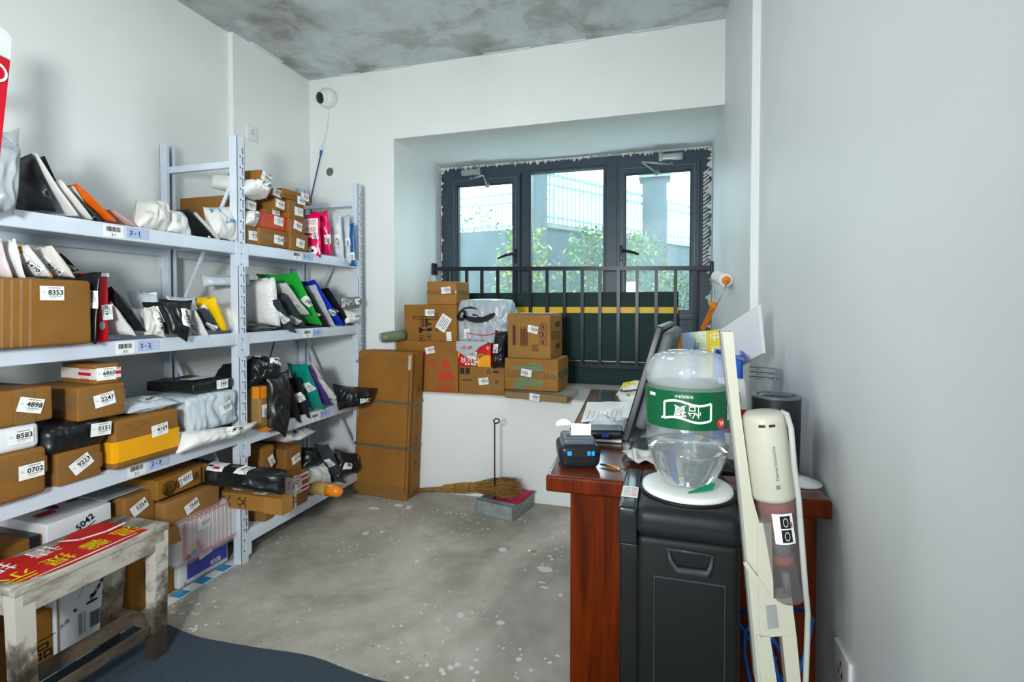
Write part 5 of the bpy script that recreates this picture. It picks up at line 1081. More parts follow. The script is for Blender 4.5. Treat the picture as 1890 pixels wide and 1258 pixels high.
for k in range(900):
    a = rnd.uniform(0, 6.283); r = math.sqrt(rnd.random()); fan = V((0, math.cos(a) * r * .075, math.sin(a) * r * .06)); L = rnd.uniform(.2, .31) * (1 - .15 * r)
    p = hd + V((0, fan.y * .4, fan.z * .5)) + ax * rnd.uniform(-.02, .08); q = hd + (P2 - hd).normalized() * L + fan + V((0, 0, .012 - .03 * rnd.random())); straw(m, p, q, .0017, rnd.choice((0, 1, 1, 2)))
m.build('bristles', mats, br, fix=False)
for k in (.28, .8):
    c = st + (P1 - st) * k + ax * .03; m = MB(); m.tube([c + V((0, math.cos(j * .42) * .03, math.sin(j * .42) * .03)) for j in range(16)], .0016, 5, 0, False); m.build('binding_wire', flat('binding_wire', '#4a4640', .5, .5), br)
# red and white sign at the far left, in front of the shelving
sg = thing('hanging_sign', (-1.42, .74, 1.55), 'red sign with a white top hanging at the left edge of the photo', 'sign')
xs = -1.40
q = [at(12, 232, x=xs), at(19, 112, x=xs), at(19.5, 100, x=xs), at(21, 70, x=xs)]
m = MB(); m.prism([(xs, .69, at(5, 330, x=xs).z), (xs, at(-1, 300, x=xs).y, at(-1, 300, x=xs).z), (xs, q[1].y, q[1].z), (xs, .69, q[1].z + .012)], (-.012, 0, 0)); rp = m.build('red_panel', flat('sign_red', '#b30c22', .5), sg)
m = MB(); m.prism([(xs + .001, .69, q[1].z + .014), (xs + .001, q[1].y, q[1].z + .002), (xs + .001, q[3].y, q[3].z), (xs + .001, q[3].y - .012, q[3].z + .012), (xs + .001, .69, q[3].z + .035)], (-.014, 0, 0)); m.build('white_top', flat('sign_white', '#c9cdcd', .5), sg)
cc = at(-6, 132, x=xs + .002); m = MB()
N = 28
for k in range(N):
    a, b = 6.283 * k / N, 6.283 * (k + 1) / N; m.add([(xs + .003, cc.y + .014 * math.cos(a), cc.z + .016 * math.sin(a)), (xs + .003, cc.y + .014 * math.cos(b), cc.z + .016 * math.sin(b)), (xs + .003, cc.y + .019 * math.cos(b), cc.z + .021 * math.sin(b)), (xs + .003, cc.y + .019 * math.cos(a), cc.z + .021 * math.sin(a))], [(0, 1, 2, 3)])
m.build('round_emblem', PAPER, sg, fix=False)
m = MB(); m.tube([(xs - .006, .72, q[3].z + .02), (xs - .006, .72, H)], .0015, 5); m.build('cord', GREYINK, sg)

# ================================================================== DESK
def redwood():
    t = NT('red_varnished_wood'); n = t.noise(5, 6, .65, .8, (6, 6, .5)); t.set(Base_Color=t.ramp(n, [(.3, '#3e1401'), (.5, '#5c1f02'), (.7, '#702b04')]), Roughness=.42, Specular_IOR_Level=.12); return t.m
def redtop():
    t = NT('red_varnished_top'); n = t.noise(4, 6, .65, .6, (6, .5, 6)); t.set(Base_Color=t.ramp(n, [(.3, '#44211a'), (.5, '#5f2c1d'), (.7, '#703620')]), Roughness=.2, Coat_Weight=.5, Coat_Roughness=.08); return t.m
RW, RT = redwood(), redtop()
DZ = .819
desk = thing('office_desk', (.03, 1.8, 0), 'dark red varnished wooden desk along the right wall', 'desk')
ang = math.radians(3.0); du = V((math.cos(ang * .25), math.sin(ang * .25), 0)); dv = V((-math.sin(ang), math.cos(ang), 0))
D0 = V((-.262, 1.168, DZ - .04)); DW = .598; DL = 1.26
m = MB(); m.rbox(D0, du * DW, dv * DL, (0, 0, .04), .008, 0, 6); m.build('desk_top', [RT], desk)
m = MB(); m.rbox(D0 + V((-.001, -.002, 0)), du * DW, dv * .012, (0, 0, .038), .005, 0, 6); m.build('front_edge', RW, desk)
ped = D0 + du * .055 + dv * .02
m = MB(); m.obox(V((ped.x, ped.y, 0)), du * .52, dv * .022, (0, 0, DZ - .04)); m.build('end_panel', RW, desk)
m = MB(); m.obox(V((ped.x + .01, ped.y, 0)) + dv * .022, du * .5, dv * .42, (0, 0, DZ - .045)); m.build('pedestal', RW, desk)
for k in range(3):
    z0 = .03 + k * .25; m = MB(); m.rbox(V((ped.x, ped.y, z0)) + dv * .03, du * .009, dv * .4, (0, 0, .24 if k < 2 else .17), .003, 0, 2); dr = m.build('drawer', RW, desk)
    m = MB(); m.tube([V((ped.x, ped.y, z0 + .16)) + dv * .18 - du * .002, V((ped.x, ped.y, z0 + .16)) + dv * .18 - du * .01, V((ped.x, ped.y, z0 + .16)) + dv * .28 - du * .01, V((ped.x, ped.y, z0 + .16)) + dv * .28 - du * .002], .004, 6); m.build('handle', SILV, dr)
far = D0 + dv * (DL - .05) + du * .05
m = MB(); m.obox(V((far.x, far.y, 0)), du * .52, dv * .03, (0, 0, DZ - .04)); m.build('far_panel', RW, desk)
m = MB(); rect(m, lambda x, y, l: D0 + du * (DW * .38 + x) + dv * (DL * .62 + y) + V((0, 0, .0402 + l)), 0, 0, DW * .6, DL * .62, 0, 0, .0005); m.build('glass_inlay', flat('blue_grey_inlay', '#3d4852', .12), desk, fix=False)
ZD = DZ + .0015
# ---- receipt printer
pr0 = at(1036, 866, z=ZD); pr1 = at(1106, 866, z=ZD); e1 = (pr1 - pr0).normalized(); w_ = (pr1 - pr0).length; e2 = V((-e1.y, e1.x, 0))
PB = flat('printer_black', '#1d2126', .35); PGY = flat('printer_grey_top', '#565d66', .35); BTN = flat('button_blue', '#2c9cf0', .35)
pr = thing('label_printer', pr0 + e1 * w_ / 2 + e2 * .05, 'small black label printer with blue buttons on the near corner of the desk', 'printer')
m = MB(); m.rbox(pr0, e1 * w_, e2 * .105, (0, 0, .058), .016, 0, 4, lambda x, y, z: (((x - .5) * .012 * (z * 2 - z * z)), -.006 * z * (y < .3), 0)); m.build('body', PB, pr)
m = MB(); m.rbox(pr0 + e1 * .006 + e2 * .012 + V((0, 0, .05)), e1 * (w_ - .012), e2 * .088, (0, 0, .022), .009, 0, 4); lid = m.build('top_cover', PGY, pr)
m = MB(); m.obox(pr0 + e1 * .016 + e2 * .028 + V((0, 0, .0715)), e1 * (w_ - .032), e2 * .03, (0, 0, .001)); m.build('paper_slot', FRD, lid)
fr = lambda x, y, l: pr0 + e1 * (w_ / 2 + x) - e2 * (l + .0075) + V((0, 0, .041 + y))
m = MB(); rect(m, fr, 0, 0, w_ * .74, .017, 0, 0, 0); m.build('button_strip', flat('dark_strip', '#2a2522', .3), pr, fix=False)
for x in (-.027, .02, .03):
    m = MB(); m.rbox(fr(x - (.005 if x < 0 else .004), -.005, .0), e1 * (.0105 if x < 0 else .0078), -e2 * .0015, (0, 0, .0105), .002, 0, 2); m.build('blue_button', BTN, pr)
def pap(a, b): return pr0 + e1 * (w_ * .3 + .05 * a) + e2 * (.042 - .004 * b) + V((0, 0, .07 + .034 * b - .002 * a)) 
m = MB(); m.grid(pap, 4, 4); m.grid(lambda a, b: pr0 + e1 * (w_ * .3 - .036 + .038 * a) + e2 * (.06 + .01 * a) + V((0, 0, .092 + .012 * b * (1 - a) * a * 3 + .008 * b)), 6, 2); m.build('paper_strip', PAPER, pr)
# ---- scanner with cable
c0 = at(1082, 808, z=ZD + .012); sc = thing('barcode_scanner', (c0.x + .07, c0.y, ZD), 'black handheld scanner with a blue button lying behind the printer', 'scanner')
m = MB(); m.rbox((c0.x, c0.y, ZD + .008), V((.108, .01, .004)), V((-.012, .085, 0)), (0, 0, .026), .011, 0, 4); m.build('body', PB, sc)
m = MB(); m.rbox((c0.x + .045, c0.y - .001, ZD + .017), (.02, .002, 0), (0, .003, 0), (0, 0, .009), .002, 0, 2); m.build('blue_button', flat('scan_blue', '#1668d8', .35), sc)
m = MB(); pts = [at(u, v, z=ZD + h_) for u, v, h_ in ((1078, 806, .02), (1066, 797, .012), (1053, 791, .006), (1058, 784, .006), (1080, 780, .006), (1110, 783, .006))]; m.tube(pts, .0032, 6); m.build('cable', flat('black_rubber', '#16181b', .5), sc)
m = MB(); m.rbox((c0.x + .01, c0.y + .01, ZD), (.09, .006, 0), (0, .06, 0), (0, 0, .008), .003); m.build('stand_foot', WP, sc)
# ---- papers and bags on the desk
def paper(label, px, hgt, mat, items=(), name='paper_sheet', cat='paper', curl=.02, mats=None, seed=1):
    BL, BR, TR, TL = [at(u, v, z=ZD + h_) for (u, v), h_ in zip(px, hgt)]
    def fn(a, b):
        p = (BL * (1 - a) + BR * a) * (1 - b) + (TL * (1 - a) + TR * a) * b; return p + V((0, 0, curl * noise.noise(V((a * 2.5 + seed, b * 2.5, seed))) * (a * (1 - a) + b * (1 - b)) * 2 + .001))
    m = MB(); m.grid(fn, 14, 14); m.grid(lambda a, b: fn(a, b) - V((0, 0, .0006)), 14, 14, flip=True); ob = m.build(name, mat, None, (BL + TR) / 2, fix=False); tag(ob, label, cat)
    if items:
        m = MB()
        for (a, b, w_, h_) in items: m.grid(lambda x, y: fn(a + (x - .5) * w_, b + (y - .5) * h_) + V((0, 0, .0012)), 5, 2)
        m.build('print', GREYINK, ob, fix=False)
    return ob
paper('creased printed sheet of paper lying on the far half of the desk', ((1072, 780), (1160, 772), (1172, 740), (1084, 742)), (.004, .01, .02, .05), PAPER, [(.1 + .1 * k, .35 + .02 * (k % 2), .012, .5 - .05 * (k % 3)) for k in range(8)], seed=3)
pouch('crumpled clear plastic bag between the scanner and the printed sheet', [at(1080, 788, z=ZD + .012), at(1150, 800, z=ZD + .012), at(1158, 770, z=ZD + .03), at(1096, 776, z=ZD + .02)], .045, clear('crinkled_clear', '#dfe3e8', .5, .1), name='plastic_bag', cat='plastic bag', wr=.8)
sp0 = at(1172, 738, z=ZD)
rl = thing('tape_roll', (sp0.x, sp0.y, ZD), 'white roll with a green mark left of the monitor', 'roll')
m = MB(); m.lathe((sp0.x, sp0.y, ZD), (-.25, -.3, .92), [(.03, 0), (.062, 0), (.064, .03), (.06, .045), (.03, .045), (.03, 0)], 28); m.build('roll_body', flat('roll_white', '#dcdcd6', .4), rl)
m = MB(); m.tube([V((sp0.x, sp0.y, ZD + .05)) + V((.06 * math.cos(k * .35), .05 * math.sin(k * .35), .012 * math.cos(k * .35))) for k in range(19)], .003, 6, 0, False); m.build('dark_rim', FRD, rl)
m = MB(); m.rbox((sp0.x - .03, sp0.y - .055, ZD + .022), (.014, 0, 0), (0, .004, .003), (0, 0, .01), .003); m.build('green_mark', flat('mark_green', '#2f9a4a', .4), rl)
pouch('crumpled yellow and white snack wrapper at the far end of the desk', [at(1136, 730, z=ZD + .012), at(1186, 727, z=ZD + .015), at(1194, 700, z=ZD + .06), at(1150, 706, z=ZD + .06)], .06, speckle('yellow_wrapper', '#d6c412', '#d9d9c8', 18, .45, .6), name='snack_wrapper', cat='wrapper', wr=.7)
paper('torn grey poly envelope with a printed address in front of the monitor foot', ((1165, 848), (1216, 858), (1214, 826), (1148, 832)), (.02, .02, .03, .024), flat('envelope_grey', '#b9bcb8', .4), [(.7, .75, .16, .16), (.15, .3, .05, .3), (.3, .25, .1, .2), (.5, .2, .03, .2)], name='torn_envelope', cat='envelope', curl=.03, seed=5)
pouch('dark grey bag crumpled under the torn envelope', [at(1150, 850, z=ZD + .01), at(1214, 852, z=ZD + .01), at(1214, 806, z=ZD + .03), at(1178, 806, z=ZD + .04)], .03, DG(), name='plastic_bag', cat='plastic bag', wr=.5)
pn0 = at(1107, 856, z=ZD + .004); pn1 = at(1146, 865, z=ZD + .004); pn = thing('ballpoint_pen', (pn0 + pn1) / 2 - V((0, 0, .004)), 'gold and black ballpoint pen lying beside the label printer', 'pen')
m = MB(); m.tube([pn0, pn0 + (pn1 - pn0) * .12, pn0 + (pn1 - pn0) * .35], [.001, .003, .0038], 8); m.build('tip', FRD, pn); m = MB(); m.tube([pn0 + (pn1 - pn0) * .35, pn0 + (pn1 - pn0) * .95, pn1], [.0042, .0042, .002], 8); m.build('barrel', flat('gold_barrel', '#c9a25a', .25, .7), pn)
# ---- monitor seen from behind, tilted back
MBK = flat('monitor_dark', '#22262b', .35); MGY = flat('monitor_back_grey', '#5a5e63', .5)
mon = thing('computer_monitor', (-.03, 1.6, ZD), 'dark flat monitor seen edge on from behind, tilted back on its stand', 'monitor')
tz = 1.163; T0 = V((-.018, 1.45, tz)); B0 = V((-.108, 1.42, .848)); ln = V((.04, .46, 0)); nrm = V((.33, -.03, -.094)).normalized()
m = MB(); m.rbox(B0, ln, T0 - B0, nrm * .02, .004, 0, 4); m.build('bezel', MBK, mon)
m = MB(); m.grid(lambda a, b: B0 + (T0 - B0) * (.05 + .9 * b) + ln * (.04 + .92 * a) - nrm * .0006, 2, 2, 0, False); m.build('screen', flat('screen_black', '#090b0e', .08), mon, fix=False)
m = MB(); m.rbox(B0 + (T0 - B0) * .12 + ln * .03 + nrm * .019, ln * .94, (T0 - B0) * .85, nrm * .035, .014, 0, 6)
bk = m.build('back_shell', MGY, mon)
m = MB()
for k in range(12): p = B0 + (T0 - B0) * (.6 + .03 * k) + ln * .12 + nrm * .053; m.obox(p, ln * .76, (T0 - B0) * .008, nrm * .002)
m.build('vent_ridges', flat('vent_grey', '#4a4e53', .5), bk)
sc_ = B0 + ln * .5
m = MB(); m.rbox((sc_.x + .02, sc_.y - .03, ZD + .012), (.03, 0, 0), (0, .06, 0), (.05, 0, .17), .008); m.build('stand_neck', MBK, mon)
m = MB(); m.lathe((sc_.x + .03, sc_.y - .02, ZD), (0, 0, 1), [(0, 0), (.115, 0), (.117, .006), (.1, .014), (0, .016)], 36); m.build('stand_base', flat('stand_grey', '#9aa1a8', .3), mon)
# ---- board, poster, blue bag, box, clip
wb = MB(); q = [at(1338, 690, y=1.82), at(1407, 652, y=1.66), at(1398, 563, y=1.66), at(1330, 608, y=1.82)]
n_ = (q[1] - q[0]).cross(q[3] - q[0]).normalized()
wb.prism(q, -n_ * .012); o = wb.build('foam_board', [flat('foam_white', '#e6e6ea', .45, 0, .01)], None, (q[0] + q[1]) / 2); tag(o, 'white foam board leaning against the right wall behind the blue bag', 'board')
pq = [at(1243, 700, y=1.95), at(1336, 695, y=1.9), at(1334, 607, y=1.93), at(1243, 616, y=1.98)]
ps = MB(); n_ = (pq[1] - pq[0]).cross(pq[3] - pq[0]).normalized(); ps.prism(pq, -n_ * .05)
PSY = flat('poster_yellow', '#d9c42a', .4); o = ps.build('festival_box', [flat('poster_pale_green', '#c9d8b0', .4)], None, (pq[0] + pq[1]) / 2); tag(o, 'yellow and blue festival gift box standing behind the monitor', 'gift box')
def pfn(a, b, l=.001): return (pq[0] * (1 - a) + pq[1] * a) * (1 - b) + (pq[3] * (1 - a) + pq[2] * a) * b + n_ * l
m = MB()
def pr_(a0, a1, b0, b1, mi, l=.001): m.add([pfn(a0, b0, l), pfn(a1, b0, l), pfn(a1, b1, l), pfn(a0, b1, l)], [(0, 1, 2, 3)], mi)
pr_(.68, 1, 0, 1, 0); pr_(0, .42, 0, 1, 1); pr_(0, .18, .2, .96, 2, .002); pr_(0, .5, 0, .42, 3, .0015)
for k in range(7): pr_(.4 + .018 * k, .415 + .018 * k, .42, .6 + .08 * ((k * 5) % 4), 3, .0018)
m.build('printed_panel', [PSY, flat('poster_sky', '#a9c9e6', .4), flat('poster_orange', '#ee8a2c', .4), flat('poster_blue', '#4f8fd0', .4)], o, fix=False)
wv = (pq[1] - pq[0]); pe = wv.normalized(); pu = (pq[3] - pq[0]).normalized()
lm = MB()
for ch, a, b in (('中', .84, .86), ('秋', .85, .55), ('国', .58, .86), ('庆', .59, .55)): lay(lm, lambda x, y, l, a=a, b=b: pfn(a, b, .002) + pe * x + pu * y, ch, 0, 0, .034, None, 0, 0, 0)
lm.build('white_lettering', [PAPER], o, fix=False)
BB = [at(1288, 705, y=1.56), at(1370, 702, y=1.5)]; bt = at(1300, 655, y=1.55).z
t = thing('blue_box', ((BB[0].x + BB[1].x) / 2, 1.62, ZD), 'bright blue open topped carton behind the water bottle', 'box')
e1 = V((1, -.12, 0)).normalized(); o0 = V((.14, 1.585, ZD)); x1 = at(1372, 690, y=1.57).x
ww = x1 - .14; bh = bt - ZD; BLUE = flat('box_blue', '#1263d4', .35); BLUT = flat('box_blue_pale', '#5f83b8', .5)
m = MB()
e2 = V((.12, 1, 0)).normalized(); dd = .2
for (p, a, b) in ((o0, e1 * ww, e2 * .006), (o0 + e2 * (dd - .006), e1 * ww, e2 * .006), (o0, e1 * .006, e2 * dd), (o0 + e1 * (ww - .006), e1 * .006, e2 * dd), (o0, e1 * ww, e2 * dd)):
    m.obox(p, a, b, (0, 0, bh if a.length + b.length < ww + dd - .01 else .006))
m.build('box_body', BLUE, t)
m = MB(); m.add([o0 + V((0, 0, bh)), o0 + e1 * ww + V((0, 0, bh - .004)), o0 + e1 * (ww + .004) - e2 * .04 + V((0, 0, bh - .012)), o0 - e2 * .05 + e1 * .01 + V((0, 0, bh + .004))], [(0, 1, 2, 3)]); m.build('lid_flap', BLUT, t, fix=False)
# paint roller leaning in the window corner
c1 = at(1350, 517, y=2.62); c1.x = min(c1.x, XR - .03); c0 = V((c1.x - .02, c1.y + .2, c1.z + .03)); pa_ = (c0 - c1).normalized()
rol = thing('paint_roller', (.15, 2.9, ZSILL), 'paint roller with a white sleeve and an orange handle leaning in the window corner', 'paint roller')
SL = flat('roller_nap', '#e6e8e6', .9, 0, .04); OR_ = flat('roller_orange', '#f08512', .35)
m = MB(); m.lathe(c1, pa_, [(.018, -.001), (.031, 0), (.0335, .006), (.0335, .19), (.031, .196), (0, .196)], 28); m.build('sleeve', SL, rol)
m = MB(); m.lathe(c1, pa_, [(.02, -.0015), (.02, -.005), (.006, -.006), (0, -.006)], 24); m.build('end_cap', OR_, rol)
k1 = at(1336, 538, y=2.58); k2 = at(1322, 562, y=2.6); h1_ = at(1316, 566, y=2.62); h2_ = at(1298, 606, y=2.7)
m = MB(); m.tube([c1 - pa_ * .004, c1 - pa_ * .02, k1, k2, h1_], .0032, 8); m.build('wire_frame', SILV, rol)
ft_ = at(1243, 727, z=ZSILL + .014); pd_ = (ft_ - h1_).normalized(); hd_ = pd_ * .17
m = MB(); m.tube([h1_ + hd_ * -.12, h1_, h1_ + hd_ * .3, h1_ + hd_ * .8, h1_ + hd_, h1_ + hd_ * 1.15], [.017, .0145, .012, .0135, .013, .012], 14); m.build('handle', OR_, rol)
m = MB(); m.tube([h1_ + hd_ * 1.1, ft_], .0105, 12); m.build('extension_pole', OR_, rol)
# small white and red box
rb0 = at(1360, 752, y=1.4); t = MB(); 
F = Frame((rb0.x - .02, 1.4, ZD), V((1, -.1, 0)).normalized(), V((.1, 1, 0)).normalized(), V((-.12, 0, 1)).normalized(), .062, .05, at(1385, 702, y=1.4).z - ZD)
t.rbox(F.o, F.e1 * F.w, F.e2 * F.d, F.e3 * F.h, .002, 0, 2); o = t.build('small_box', PAPER, None, F.o + F.e1 * .03 + F.e2 * .025, fix=False); tag(o, 'small white and red carton beside the black cylinder speaker', 'box')
sheet('red_band', o, F.front(.5, .5), F.w, F.h * .3, [('r', 0, -.15, .5, .5, 1)], [RP, PAPER], lift=.001); sheet('small_print', o, F.front(.45, .82), F.w * .8, F.h * .25, [('r', .3, -.1, .2, .5, 1), ('r', .3, -.1, .14, .4, 2, 0, 1), ('r', -.1, .3, .3, .06, 1), ('r', -.1, .1, .3, .06, 1)], [PAPER, GREYINK, PAPER], lift=.001, base=False)
wc = at(1382, 692, y=1.62); t = thing('wire_letter_rack', (wc.x, 1.62, ZD), 'small wire rack against the right wall behind the blue carton', 'rack')
m = MB()
for k in range(3): z = wc.z - .008 + .014 * k; m.tube([(.25, 1.66, z), (.315, 1.64, z), (.322, 1.62, z), (.315, 1.61, z), (.26, 1.61, z)], .0022, 6)
for (x, y) in ((.315, 1.64), (.31, 1.61)): m.tube([(x, y, ZD), (x, y, wc.z + .02)], .0022, 6)
m.build('wire_frame', SILV, t)
# black cylinder speaker
sc_ = V((.258, 1.33, ZD)); h_ = at(1434, 728, y=1.33).z - ZD
t = thing('cylinder_speaker', sc_, 'tall black cylinder speaker on the desk against the right wall', 'speaker')
m = MB(); m.lathe(sc_, (0, 0, 1), [(0, 0), (.048, 0), (.05, .006), (.053, h_ - .004), (.052, h_), (.04, h_)], 40); m.build('body', flat('speaker_black', '#22282e', .45), t)
m = MB(); m.lathe(sc_, (0, 0, 1), [(.053, h_ - .005), (.0535, h_ - .001), (.05, h_ + .001), (.042, h_), (.04, h_ - .004)], 40); m.build('top_ring', flat('ring_grey', '#6a7177', .35), t)
m = MB(); m.lathe(sc_, (0, 0, 1), [(.039, h_ - .003), (.036, h_ + .0008), (0, h_ + .002)], 36); m.build('top_disc', flat('disc_dark', '#2e3439', .3), t)
m = MB(); m.lathe((.3, 1.27, ZD), (0, 0, 1), [(0, 0), (.04, 0), (.04, .004), (.012, .014), (0, .015)], 24); o = m.build('saucer', WP, None, (.3, 1.27, ZD)); tag(o, 'small white saucer shaped lid beside the speaker foot', 'lid')

# ================================================================== WATER DISPENSER, BOTTLE
DB = flat('dispenser_black', '#0d0f11', .55, 0, .02); DB2 = flat('dispenser_black_gloss', '#0c0e11', .25, 0, .01)
dx0, dx1, dy0, dy1, dz = -.0425, .129, .92, 1.155, .862
wd = thing('water_dispenser', ((dx0 + dx1) / 2, (dy0 + dy1) / 2, 0), 'tall black water dispenser cabinet in front of the desk', 'water dispenser')
m = MB(); m.rbox((dx0, dy0, 0), (dx1 - dx0, 0, 0), (0, dy1 - dy0, 0), (0, 0, dz - .05), .012, 0, 4); m.build('cabinet', DB, wd)
m = MB(); m.rbox((dx0 - .004, dy0 - .006, dz - .055), (dx1 - dx0 + .008, 0, 0), (0, dy1 - dy0 + .006, 0), (0, 0, .055), .02, 0, 4); m.build('top_cover', flat('dispenser_top', '#191c1f', .5), wd)
m = MB(); ring(m, dx0 + .03, dx1 - .025, .3, .745, dy0 - .0025, dy0, .0015, .0015, .0015, .003); m.build('panel_outline', flat('panel_edge', '#3a3e42', .3), wd)
# moulded grip
hx, hz = (dx0 + dx1) / 2 + .004, at(1270, 1035, y=dy0).z
m = MB(); w_ = .036
P = [(hx - w_, hz + .018), (hx + w_, hz + .016), (hx + w_ * .92, hz), (hx + w_ * .75, hz - .01), (hx - w_ * .6, hz - .01), (hx - w_ * .9, hz + .002)]
m.prism([(x, dy0 - .0008, z) for x, z in P], (0, -.002, 0)); m.build('grip_recess', flat('recess_black', '#101214', .5), wd)
m = MB(); m.tube([(P[1][0], dy0 - .004, P[1][1]), (P[2][0], dy0 - .006, P[2][1] - .002), (P[3][0], dy0 - .008, P[3][1] - .004), (P[4][0], dy0 - .008, P[4][1] - .004), (P[5][0], dy0 - .006, P[5][1] - .002), (P[0][0], dy0 - .004, P[0][1])], [.002, .004, .006, .006, .004, .002], 8); m.tube([(P[0][0] - .004, dy0 - .003, P[0][1]), (P[1][0] + .004, dy0 - .003, P[1][1])], .0025, 8); m.build('grip_rim', flat('grip_grey', '#3a3d40', .4), wd)
m = MB(); m.rbox((dx0 - .031, dy0 + .012, .1), (.034, 0, 0), (0, dy1 - dy0 - .03, 0), (0, 0, .69), .004); m.build('front_column', DB2, wd)
m = MB(); m.rbox((dx0 - .033, dy0 - .002, dz - .07), (.034, 0, 0), (0, dy1 - dy0 - .012, 0), (0, 0, .068), .006); tp = m.build('control_head', flat('head_gloss', '#1b1f24', .2), wd)
st = [at(u, v, z=dz - .001) for u, v in ((1148, 898), (1178, 900), (1177, 876), (1149, 876))]
m = MB(); f0 = V((dx0 - .032, dy0 + .02, dz - .0012))
fn = lambda x, y, l: V((dx0 - .016 + x, dy0 + .075 + y, dz - .0018 + l))
rect(m, fn, 0, 0, .03, .06, 0, 0, .0006)
for k in range(6): rect(m, fn, -.006, -.02 + .008 * k, .012, .002, 0, 1, .0012); rect(m, fn, .008, -.02 + .008 * k, .011, .002, 0, 2, .0012)
m.build('notice_sticker', [PAPER, GREYINK, RP], tp, fix=False)
m = MB(); m.lathe((.046, 1.03, dz - .001), (0, 0, 1), [(.088, 0), (.09, .003), (.086, .005), (.08, .004)], 40); m.build('socket_rim', DB, wd)
m = MB(); m.lathe((.046, 1.03, dz + .002), (0, 0, 1), [(0, 0), (.082, 0), (.0835, .003), (.0825, .009), (.078, .011), (.055, .013), (0, .0135)], 48); o = m.build('round_lid', WP, None, (.046, 1.03, dz + .002)); tag(o, 'white round lid plate between the dispenser and the bottle', 'lid')
zb = dz + .0165
PET = None
@cached
def petmat(name='clear_bottle_plastic', alpha=.16):
    t = NT(name); t.set(Base_Color='#d3dbde', Roughness=.06, Alpha=alpha, Specular_IOR_Level=.9); n = t.noise(16, 2, .5, 1); t.bump(n, .12, .01); return t.m
def watermat():
    t = NT('water'); t.set(Base_Color='#f2f8fa', Roughness=.0, IOR=1.33, Transmission_Weight=1.0); return t.m
bc = V((.046, 1.03, zb))
bt_ = thing('water_bottle', bc, 'big upside down water bottle with a green label on the dispenser', 'bottle')
R = .0765
HT = at(1268, 650, y=1.0).z - zb
def ribs(a, z): return 1 + (-.05 * max(0, math.cos(5 * a)) ** 4 if z > HT * .9 else 0) - (.02 * max(0, math.cos(5 * a)) ** 3 if z < HT * .28 else 0)
prof = [(.03, 0), (.046, .002), (.054, .01), (.064, .032), (.072, .056), (R, .084), (R, .1), (R - .002, .105), (R, .11), (R + .001, .118), (R + .001, HT * .74), (R - .003, HT * .76), (R, HT * .78), (R, HT * .86), (R - .004, HT * .92), (R - .016, HT * .975), (R - .034, HT), (R - .05, HT - .004), (.012, HT - .03), (0, HT - .034)]
k_ = 11
m = MB(); m.lathe(bc, (0, 0, 1), prof[:k_ + 1], 60, 0, True, ribs); m.build('bottle_shoulder', petmat('clear_bottle_plastic', .16), bt_)
m = MB(); m.lathe(bc, (0, 0, 1), prof[k_:], 60, 0, True, ribs); m.build('bottle_base', petmat('misted_bottle_plastic', .42), bt_)
wz = HT * .3
m = MB(); m.lathe(bc, (0, 0, 1), [(0, .001), (.029, .001), (.044, .004), (.052, .012), (.062, .033), (.07, .057), (.0738, wz), (0, wz)], 48); m.build('water', watermat(), bt_)
LGRN = flat('label_green', '#065a35', .3, 0, .08); LW = flat('label_white', '#eef3ee', .35, 0, .0)
z0, z1 = at(1268, 792, y=.96).z - zb, at(1268, 722, y=.96).z - zb
m = MB(); RL = R + .0022
m.lathe(bc, (0, 0, 1), [(RL, z0), (RL, z1)], 60); lab = m.build('green_label', LGRN, bt_)
a0 = math.atan2(-bc.y, -bc.x)      # towards the room
def cyl(x, y, l): a = a0 + x / RL; return bc + V((math.cos(a) * (RL + l), math.sin(a) * (RL + l), (z0 + z1) / 2 + y))
m = MB(); hl = z1 - z0
# wavy white flag outline
fw = .041; up_ = []
top = [(-fw + 2 * fw * k / 12, .014 + .004 * math.sin(k / 12 * 6.28)) for k in range(13)]; bot = [(x, y - .03) for x, y in top]
strip(m, cyl, [(-fw - .006 + .0 + .0, top[0][1] - .03)] + [(-fw + .0, top[0][1] - .028)] + [(-fw, top[0][1])] + top + [(fw, top[-1][1])] + [(fw, bot[-1][1])] + bot[::-1], [.004] * 40, 0, .0008)
lay(m, cyl, '怡寶', 0, -.001, .0225, None, math.pi, 0, .001); lay(m, cyl, '饮用纯净水', -.006, .0255, .006, None, math.pi, 0, .001)
lay(m, cyl, '6L', .062, -.022, .008, None, math.pi, 2, .0022)
m.add([cyl(.062 + .0095 * math.cos(k * .4), -.022 + .0095 * math.sin(k * .4), .0014) for k in range(16)], [tuple(range(16))], 1)
rect(m, cyl, .091, .014, .022, .034, 0, 0, .0008, 6, 1); bars(m, cyl, .091, .014, .018, .03, 4, 0, 3, .0016); rect(m, cyl, .086, -.012, .01, .014, 0, 0, .0008, 3, 1); rect(m, cyl, .098, -.012, .009, .014, 0, 0, .0008, 3, 1); rect(m, cyl, -.07, .024, .016, .006, 0, 0, .0008, 3, 1)
m.build('label_print', [LW, flat('label_red', '#d8303c', .4), PAPER, GREYINK], lab, fix=False)
lm = MB()
def em(x, y, l): a = a0 + x / .06; return bc + V((math.cos(a) * (.0615 + y * .35 + l), math.sin(a) * (.0615 + y * .35 + l), .04 + y))
lay(lm, em, '怡寶水', -.005, 0, .014, None, math.pi, 0, .0015); lm.build('embossed_letters', petmat(), bt_, fix=False)
c = V((.06, .98, zb - .001)); m = MB(); m.prism([(.045, .965, zb + .0), (.088, .985, zb + .004), (.094, .992, zb + .012), (.086, .994, zb + .012), (.07, .984, zb + .006)], (0, .002, .002)); o = m.build('green_seal_strip', flat('seal_green', '#0b7f55', .35), None, (.06, .98, zb)); tag(o, 'torn green plastic seal strip lying on the white lid', 'seal strip')
